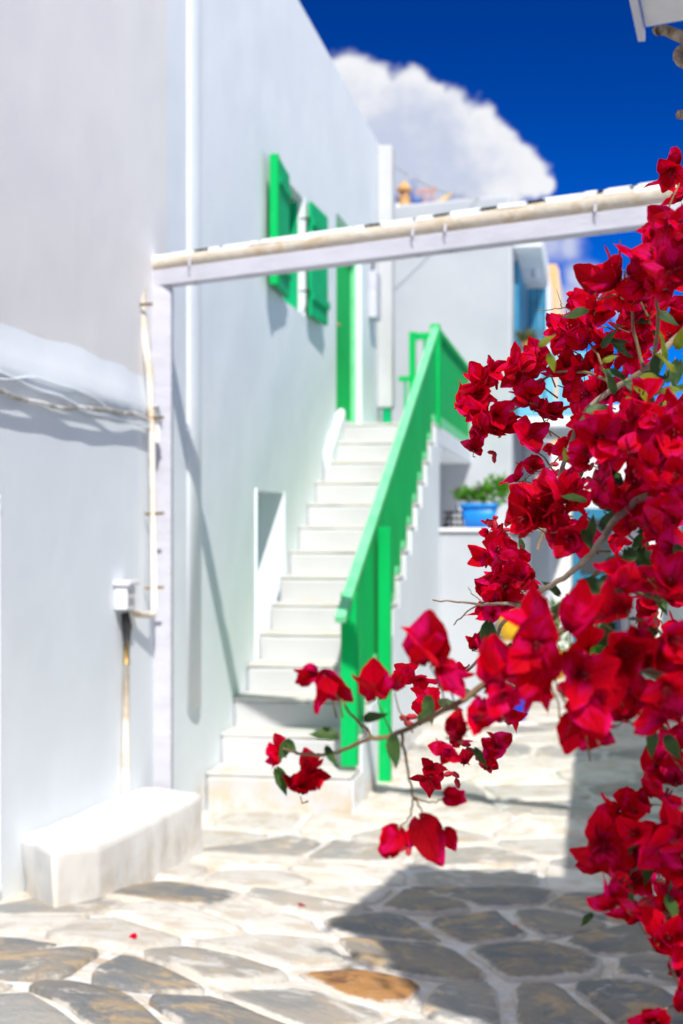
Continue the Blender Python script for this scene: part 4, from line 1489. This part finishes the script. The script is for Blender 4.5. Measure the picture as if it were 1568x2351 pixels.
def basis(y, zhint):
    y = Vector(y).normalized()
    z = Vector(zhint)
    z = (z - y * z.dot(y)).normalized()
    x = y.cross(z)
    return Matrix((x, y, z)).transposed()


mass = MB()
mass.uv = []
mass_flo = MB()


def bract_orient(ax, phi, tau):
    ax = Vector(ax).normalized()
    e1 = ax.orthogonal().normalized()
    e2 = ax.cross(e1)
    r_ = e1 * math.cos(phi) + e2 * math.sin(phi)
    y = ax * math.cos(tau) + r_ * math.sin(tau)
    z = ax * math.sin(tau) - r_ * math.cos(tau)
    return basis(y, z)


flowers.sort(key=lambda f: f[0].y / f[2])
for i, (p, ax, sz, rot, til, nb_) in enumerate(flowers):
    single = i < 290
    if single:
        fo = bpy.data.objects.new('flower', flo_me)
        COL.objects.link(fo)
        fo.parent = bg
        fo.location = p - BASE
        fo.rotation_euler = ax.to_track_quat('Z', 'Y').to_euler()
        q_inv = fo.rotation_euler.to_matrix().inverted()
    for k in range(nb_):
        m3 = bract_orient(ax, rot + k * 2.094 + rb.uniform(-.35, .35), til * rb.uniform(.8, 1.2))
        s = LEN * sz * rb.uniform(.85, 1.15)
        me, vs, fs, uvs = rb.choice(BR)
        if single:
            bo_ = bpy.data.objects.new('bract', me)
            COL.objects.link(bo_)
            bo_.parent = fo
            mm = q_inv @ m3
            bo_.rotation_euler = mm.to_euler()
            bo_.scale = (s, s, s)
        else:
            o = len(mass.v)
            mass.v += [p + m3 @ (Vector(q) * s) for q in vs]
            mass.uv += uvs
            mass.f += [tuple(a_ + o for a_ in f) for f in fs]
if mass.v:
    mass.build('bract_mass', M['bract'], bg, smooth=True, kind='stuff')
for (px, py, D, y, z, sz) in SINGLE:
    D = push(D)
    me = rb.choice(BR)[0]
    bo_ = bpy.data.objects.new('bract', me)
    COL.objects.link(bo_)
    bo_.parent = bg
    bo_.location = PX(px, py, D) - BASE
    bo_.rotation_euler = basis(y, z).to_euler()
    s = LEN * sz * .95
    bo_.scale = (s * (.8 if sz > 1.2 else 1), s, s)

# leaves: column, row, distance, pointing, lime?
LV = [(1440, 1262, 1.6, (.3, -.3, -.6), 0, 1.1), (1330, 1340, 1.25, (.85, -.1, -.25), 0, 1.25), (1270, 1400, 1.35, (.9, -.2, .1), 0, 1.0), (1395, 1290, 1.5, (.9, 0, .1), 0, 1.0),
      (1175, 1480, 1.5, (.1, -.2, -.9), 0, .9), (1210, 1500, 1.4, (-.3, -.4, -.5), 0, .9), (1122, 1430, 1.9, (0, 0, -1), 0, 1.3), (1555, 1255, 1.4, (.2, -.2, -.8), 0, 1.2),
      (1285, 1365, 1.8, (-.7, -.1, .5), 0, .8), (1350, 1240, 1.7, (.2, -.1, .9), 0, .9), (1240, 1395, 1.5, (-.9, 0, .2), 0, .8),
      (775, 1690, 1.28, (-.9, -.1, .05), 0, 1.1), (750, 1715, 1.3, (.4, -.1, -.8), 0, .9), (905, 1690, 1.22, (0, -.1, -1), 0, 1.2), (835, 1650, 1.25, (.9, -.1, .1), 0, .9),
      (665, 1700, 1.5, (-.4, 0, -.7), 0, .9), (660, 1700, 1.5, (.4, 0, -.7), 0, .7), (635, 1765, 1.45, (.25, 0, -.9), 0, 1.1), (985, 1600, 1.4, (.1, 0, -.9), 0, 1.1),
      (960, 1650, 1.4, (.6, 0, .4), 0, .8), (1010, 1610, 1.6, (.9, 0, -.4), 0, .8), (1090, 1720, 1.9, (.5, 0, -.8), 0, .8), (1045, 1580, 1.4, (.7, 0, -.3), 0, .8),
      (1530, 820, 2.3, (-.3, -.2, .8), 1, 1.1), (1550, 850, 2.3, (-.6, -.3, .4), 1, 1.2), (1510, 870, 2.3, (-.7, -.2, .1), 1, 1.0), (1535, 890, 2.2, (.1, -.3, -.7), 1, 1.1),
      (1490, 905, 2.2, (.8, -.2, .2), 1, 1.0), (1500, 920, 2.1, (-.7, -.1, .4), 1, 1.1), (1520, 900, 2.2, (.9, -.1, .1), 1, 1.0), (1545, 915, 2.2, (-.5, -.1, -.5), 1, 1.1),
      (1555, 800, 2.3, (.2, -.3, .8), 1, 1.1), (1530, 860, 2.2, (-.1, -.4, .6), 1, 1.0), (1455, 720, 2.1, (.8, -.2, .2), 0, .8), (1450, 735, 2.1, (.8, -.2, -.2), 0, .8),
      (1505, 745, 2.1, (.1, -.1, -.9), 0, .8), (1385, 830, 2.3, (.8, -.1, .3), 1, .7), (1240, 795, 2.5, (.6, 0, .5), 1, .8), (1260, 815, 2.5, (.3, 0, -.8), 1, .8),
      (1305, 1060, 2.3, (-.3, 0, .8), 1, .7), (1320, 1100, 2.2, (.5, 0, .6), 0, .7), (1200, 1260, 2.4, (-.2, 0, .9), 0, .6), (1500, 1970, 1.4, (-.3, -.1, -.8), 0, .9),
      (1470, 1900, 1.4, (-.4, -.1, -.8), 0, .9), (1440, 2030, 1.4, (.1, -.1, -.9), 0, .8), (1530, 2060, 1.4, (.3, -.1, -.8), 0, 1.0), (1540, 2110, 1.4, (-.3, -.1, -.8), 0, .9),
      (1360, 2100, 1.38, (-.6, 0, -.6), 0, .5), (1530, 1690, 1.3, (.4, 0, -.8), 0, .8), (1500, 1680, 1.3, (-.1, 0, -.9), 0, .8)]
for _ in range(70):
    px, py = rb.uniform(1330, 1568), rb.uniform(700, 1650)
    LV.append((px, py, 2.0 - (py - 700) / 950 * .6, (rb.uniform(-1, 1), rb.uniform(-.5, .2), rb.uniform(-1, .6)), 0, rb.uniform(.7, 1.1)))
for (px, py, D, y, lime, sz) in LV:
    me = rb.choice(LL if lime else LF)[0]
    lo_ = bpy.data.objects.new('leaf', me)
    COL.objects.link(lo_)
    lo_.parent = bg
    lo_.location = PX(px, py, push(D) if not lime else rb.uniform(1.72, 2.0)) - BASE
    zz = Vector((rb.uniform(-.5, .5), -.7, .6))
    lo_.rotation_euler = basis(y, zz).to_euler()
    s = (.027 if px < 1010 else .027 if lime else .034) * sz
    lo_.scale = (s * .8, s, s)


def curve_pts(ps, sub=5):
    """smooth path through surveyed points"""
    P_ = [PX(p[0], p[1], push(p[2])) for p in ps]
    out = []
    for i in range(len(P_) - 1):
        a_, b_, c_, d_ = P_[max(i - 1, 0)], P_[i], P_[i + 1], P_[min(i + 2, len(P_) - 1)]
        for k in range(sub):
            t = k / sub
            out.append(.5 * ((2 * b_) + (c_ - a_) * t + (2 * a_ - 5 * b_ + 4 * c_ - d_) * t * t + (3 * b_ - a_ - 3 * c_ + d_) * t ** 3))
    out.append(P_[-1])
    return [p + rdir(rb) * .0012 for p in out]


def branch(ps, r0, r1, mat='bark', name='branch', sides=7):
    pts = curve_pts(ps)
    n_ = len(pts) - 1
    return MB().tube(pts, [r0 + (r1 - r0) * i / n_ for i in range(n_ + 1)], sides).build(name, M[mat], bg, smooth=True)


branch([(1700, 700, 2.1), (1568, 765, 2.05), (1480, 850, 2.05), (1410, 892, 2.08), (1350, 940, 2.1), (1312, 1010, 2.1), (1285, 1100, 2.1), (1262, 1175, 2.1), (1235, 1260, 2.1)], .0055, .0026)
branch([(1700, 1120, 1.6), (1568, 1160, 1.6), (1490, 1140, 1.62), (1420, 1185, 1.62), (1385, 1235, 1.62), (1340, 1290, 1.65), (1280, 1335, 1.7), (1200, 1385, 1.8), (1150, 1440, 1.9), (1115, 1500, 1.95), (1070, 1540, 2.0)], .0055, .002)
branch([(1330, 1430, 1.35), (1200, 1490, 1.26), (1090, 1590, 1.22), (1000, 1640, 1.22), (910, 1685, 1.23), (850, 1697, 1.25), (770, 1728, 1.3), (700, 1732, 1.4), (650, 1718, 1.5)], .004, .0014, 'stem')
branch([(1380, 1300, 1.62), (1300, 1390, 1.6), (1240, 1450, 1.5), (1180, 1500, 1.5), (1130, 1560, 1.5)], .003, .0015, 'stem')
branch([(765, 1585, 1.26), (800, 1630, 1.25), (830, 1665, 1.25), (855, 1697, 1.25)], .0012, .002, 'stem')
branch([(922, 1685, 1.23), (932, 1755, 1.27), (950, 1832, 1.32)], .0018, .0012, 'stem')
branch([(950, 1832, 1.32), (985, 1842, 1.33), (1020, 1835, 1.34)], .0012, .0008, 'stem')
branch([(950, 1832, 1.32), (938, 1880, 1.32), (912, 1905, 1.32)], .0012, .0008, 'stem')
branch([(950, 1832, 1.32), (968, 1860, 1.32), (975, 1885, 1.32)], .0012, .0008, 'stem')
branch([(1230, 1390, 2.0), (1150, 1385, 2.0), (1105, 1388, 2.05), (1050, 1382, 2.1), (992, 1378, 2.12)], .0028, .0011, 'bark')
branch([(1100, 1388, 2.05), (1072, 1405, 2.06), (1040, 1435, 2.1)], .0014, .0009, 'bark')
branch([(1110, 1385, 2.05), (1085, 1365, 2.08), (1074, 1346, 2.1)], .0013, .0006, 'bark')
branch([(1330, 730, 2.4), (1300, 708, 2.4), (1268, 710, 2.42), (1232, 713, 2.44)], .0013, .0006, 'stem')
branch([(1290, 706, 2.4), (1285, 688, 2.4), (1277, 662, 2.42)], .001, .0005, 'stem')
branch([(1330, 725, 2.4), (1290, 722, 2.4), (1258, 724, 2.42), (1245, 735, 2.42)], .001, .0005, 'stem')
branch([(1415, 885, 2.1), (1340, 855, 2.25), (1260, 862, 2.4), (1180, 940, 2.45), (1120, 950, 2.5), (1080, 945, 2.5)], .0028, .0011, 'stem')
branch([(1400, 900, 2.1), (1380, 830, 2.2), (1340, 770, 2.3), (1300, 760, 2.35)], .0026, .001, 'stem')
branch([(1480, 850, 2.05), (1455, 760, 2.05), (1450, 690, 1.98), (1440, 630, 1.92)], .003, .001, 'stem')
branch([(1500, 830, 2.05), (1510, 720, 1.95), (1500, 610, 1.9), (1520, 520, 1.9), (1560, 420, 2.05)], .0032, .001, 'stem')
branch([(1300, 1030, 2.1), (1260, 1075, 2.3), (1225, 1085, 2.4)], .0016, .0008, 'stem')
branch([(1700, 1500, 1.3), (1568, 1560, 1.2), (1480, 1540, 1.2), (1400, 1560, 1.18), (1320, 1560, 1.14)], .005, .002, 'bark')
branch([(1700, 1650, 1.5), (1600, 1800, 1.5), (1550, 1880, 1.45), (1500, 1960, 1.42), (1440, 2010, 1.42), (1400, 2030, 1.42)], .004, .0012, 'bark')
branch([(1600, 1800, 1.5), (1560, 1760, 1.5), (1545, 1740, 1.5)], .0015, .0008, 'stem')
branch([(1600, 1900, 1.45), (1540, 2040, 1.45), (1530, 2140, 1.43), (1545, 2230, 1.42), (1570, 2290, 1.4), (1520, 2320, 1.38)], .003, .001, 'bark')
branch([(1480, 850, 2.05), (1520, 900, 2.15), (1540, 880, 2.25), (1550, 820, 2.3)], .002, .001, 'stem')
# woody old limb at the upper right, and the trunk outside the frame that carries everything
branch([(1512, 71, 3.3), (1528, 70, 3.3), (1545, 76, 3.3), (1572, 88, 3.25), (1620, 118, 3.2), (1750, 240, 3.1)], .011, .016, 'bark', 'limb', 10)
branch([(1512, 71, 3.3), (1503, 69, 3.31)], .011, .008, 'bark', 'limb', 10)
branch([(1600, 100, 3.2), (1568, 110, 3.2), (1556, 125, 3.2), (1562, 140, 3.2), (1585, 150, 3.2), (1640, 160, 3.2)], .009, .013, 'bark', 'limb', 10)
branch([(1700, 250, 3.0), (1600, 262, 3.0), (1556, 264, 3.0)], .013, .009, 'bark', 'limb', 10)
MB().tube([Vector((1.45, 2.3, 0.0)), Vector((1.40, 2.25, .8)), Vector((1.30, 2.2, 1.5)), Vector((1.15, 2.25, 1.95)), Vector((1.28, 2.6, 2.5)), Vector((1.30, 2.95, 2.75))],
          [.05, .042, .036, .03, .028, .026], 12).build('trunk', M['bark'], bg, smooth=True)
tr = MB()
for s0, e0 in (((1.30, 2.2, 1.5), PX(1700, 1500, push(1.3))), ((1.30, 2.2, 1.6), PX(1700, 1120, push(1.6))), ((1.2, 2.22, 1.85), PX(1700, 700, 2.1)), ((1.38, 2.25, .9), PX(1700, 1650, push(1.5))), ((1.30, 2.95, 2.74), PX(1750, 240, 3.1))):
    a_, b_ = Vector(s0), Vector(e0)
    mid = a_.lerp(b_, .5) + Vector((.03, .0, .05))
    tr.tube([a_, mid, b_], [.02, .012, .006], 8)
tr.build('bough', M['bark'], bg, smooth=True)
tw = MB()
for (a_, b_, D) in pedicels:
    mid = a_.lerp(b_, .5) + rdir(rb) * .006
    tw.tube([a_, mid, b_], [.0011, .0008, .0006], 5, False)
# short twigs tying each cluster back into the shrub
for (px, py, sp, D, cnt, sz) in CL:
    hub = PX(px, py, push(D)) + Vector((0, .045, -.012))
    e0 = hub + Vector((rb.uniform(.03, .07), rb.uniform(0, .06), rb.uniform(-.05, .02)))
    if 1190 < px < 1450 and py < 1420:
        tw.tube([e0, hub.lerp(e0, .5) + rdir(rb) * .008, hub], [.0017, .0014, .0011], 5, False)
tw.build('twigs', M['stem'], bg, smooth=True, kind='stuff')
# buds
bud = MB()
rbd = random.Random(4)
for (px, py, D) in ((1042, 1780, 2.0), (1105, 1745, 2.0), (1112, 1762, 2.0), (1085, 1718, 2.0), (940, 1930, 1.33), (930, 1926, 1.33), (1150, 1225, 2.4), (1165, 1215, 2.4), (1175, 1232, 2.4),
                    (1128, 1188, 2.4), (1300, 1040, 2.3), (1310, 1072, 2.3), (1285, 1075, 2.3), (925, 1650, 1.6), (1130, 1040, 2.5), (1345, 1090, 2.2), (1470, 2070, 1.4), (1445, 2075, 1.4)):
    for k in range(3):
        c = PX(px + rbd.uniform(-9, 9), py + rbd.uniform(-9, 9), push(D))
        d = (rdir(rbd) + Vector((0, 0, -.5))).normalized()
        bud.tube([c, c + d * .004, c + d * .011, c + d * .015], [.0012, .004, .0036, .0006], 6)
bud.build('buds', material('bud', (0.42, 0.015, 0.03), 0.6), bg, smooth=True, kind='stuff')
for i, (px, py, lab) in enumerate(((305, 2172, 'single red bract fallen on a grey paving stone'), (700, 2095, 'red bract fallen on the sunlit sandy paving'),
                                   (1190, 2140, 'red bract fallen on the shaded paving at the right'))):
    x, y = on_ground(px, py)
    fb = bpy.data.objects.new('fallen_bract', BR[i][0])
    COL.objects.link(fb)
    fb.location = (x, y, ground_z(x, y) + .022)
    fb.rotation_euler = (.25, -.2, 1.3 * i)
    fb.scale = (.03, .03, .03)
    tag(fb, lab, 'petal', 'fallen bougainvillea bracts')
# leafy growth trained over the canopy: breaks the edge of its shadow
cv = MB()
cv.uv = []
rv = random.Random(55)
for _ in range(1500):
    a_, b_ = rv.random(), rv.random()
    p = C0 + dr * (a_ * 1.3 + .03) + dn * (b_ * 2.4 * (1 - .35 * a_)) + Vector((0, 0, .05 + abs(rv.gauss(0, .05))))
    if mnoise.noise(p * 3.2) < -.05 + .25 * max(0, b_ - .6):
        continue
    blade(cv, p, rdir(rv), Vector((0, 0, 1)) + rdir(rv) * .7, .06, .045, .2)
# unseen leaves added overhead and behind the viewer to shade the lower flowers
for _ in range(2600):
    p = Vector((rv.uniform(.25, 1.7), rv.uniform(-1.3, .75), rv.uniform(2.55, 3.15)))
    if mnoise.noise(p * 2.4 + Vector((3, 1, 0))) < -.02 + .5 * max(0, .5 - p.x):
        continue
    blade(cv, p, rdir(rv), Vector((0, 0, 1)) + rdir(rv) * .7, .07, .05, .2)
cv.build('canopy_and_shade_leaves', M['leaf'], bg, smooth=True, kind='stuff')
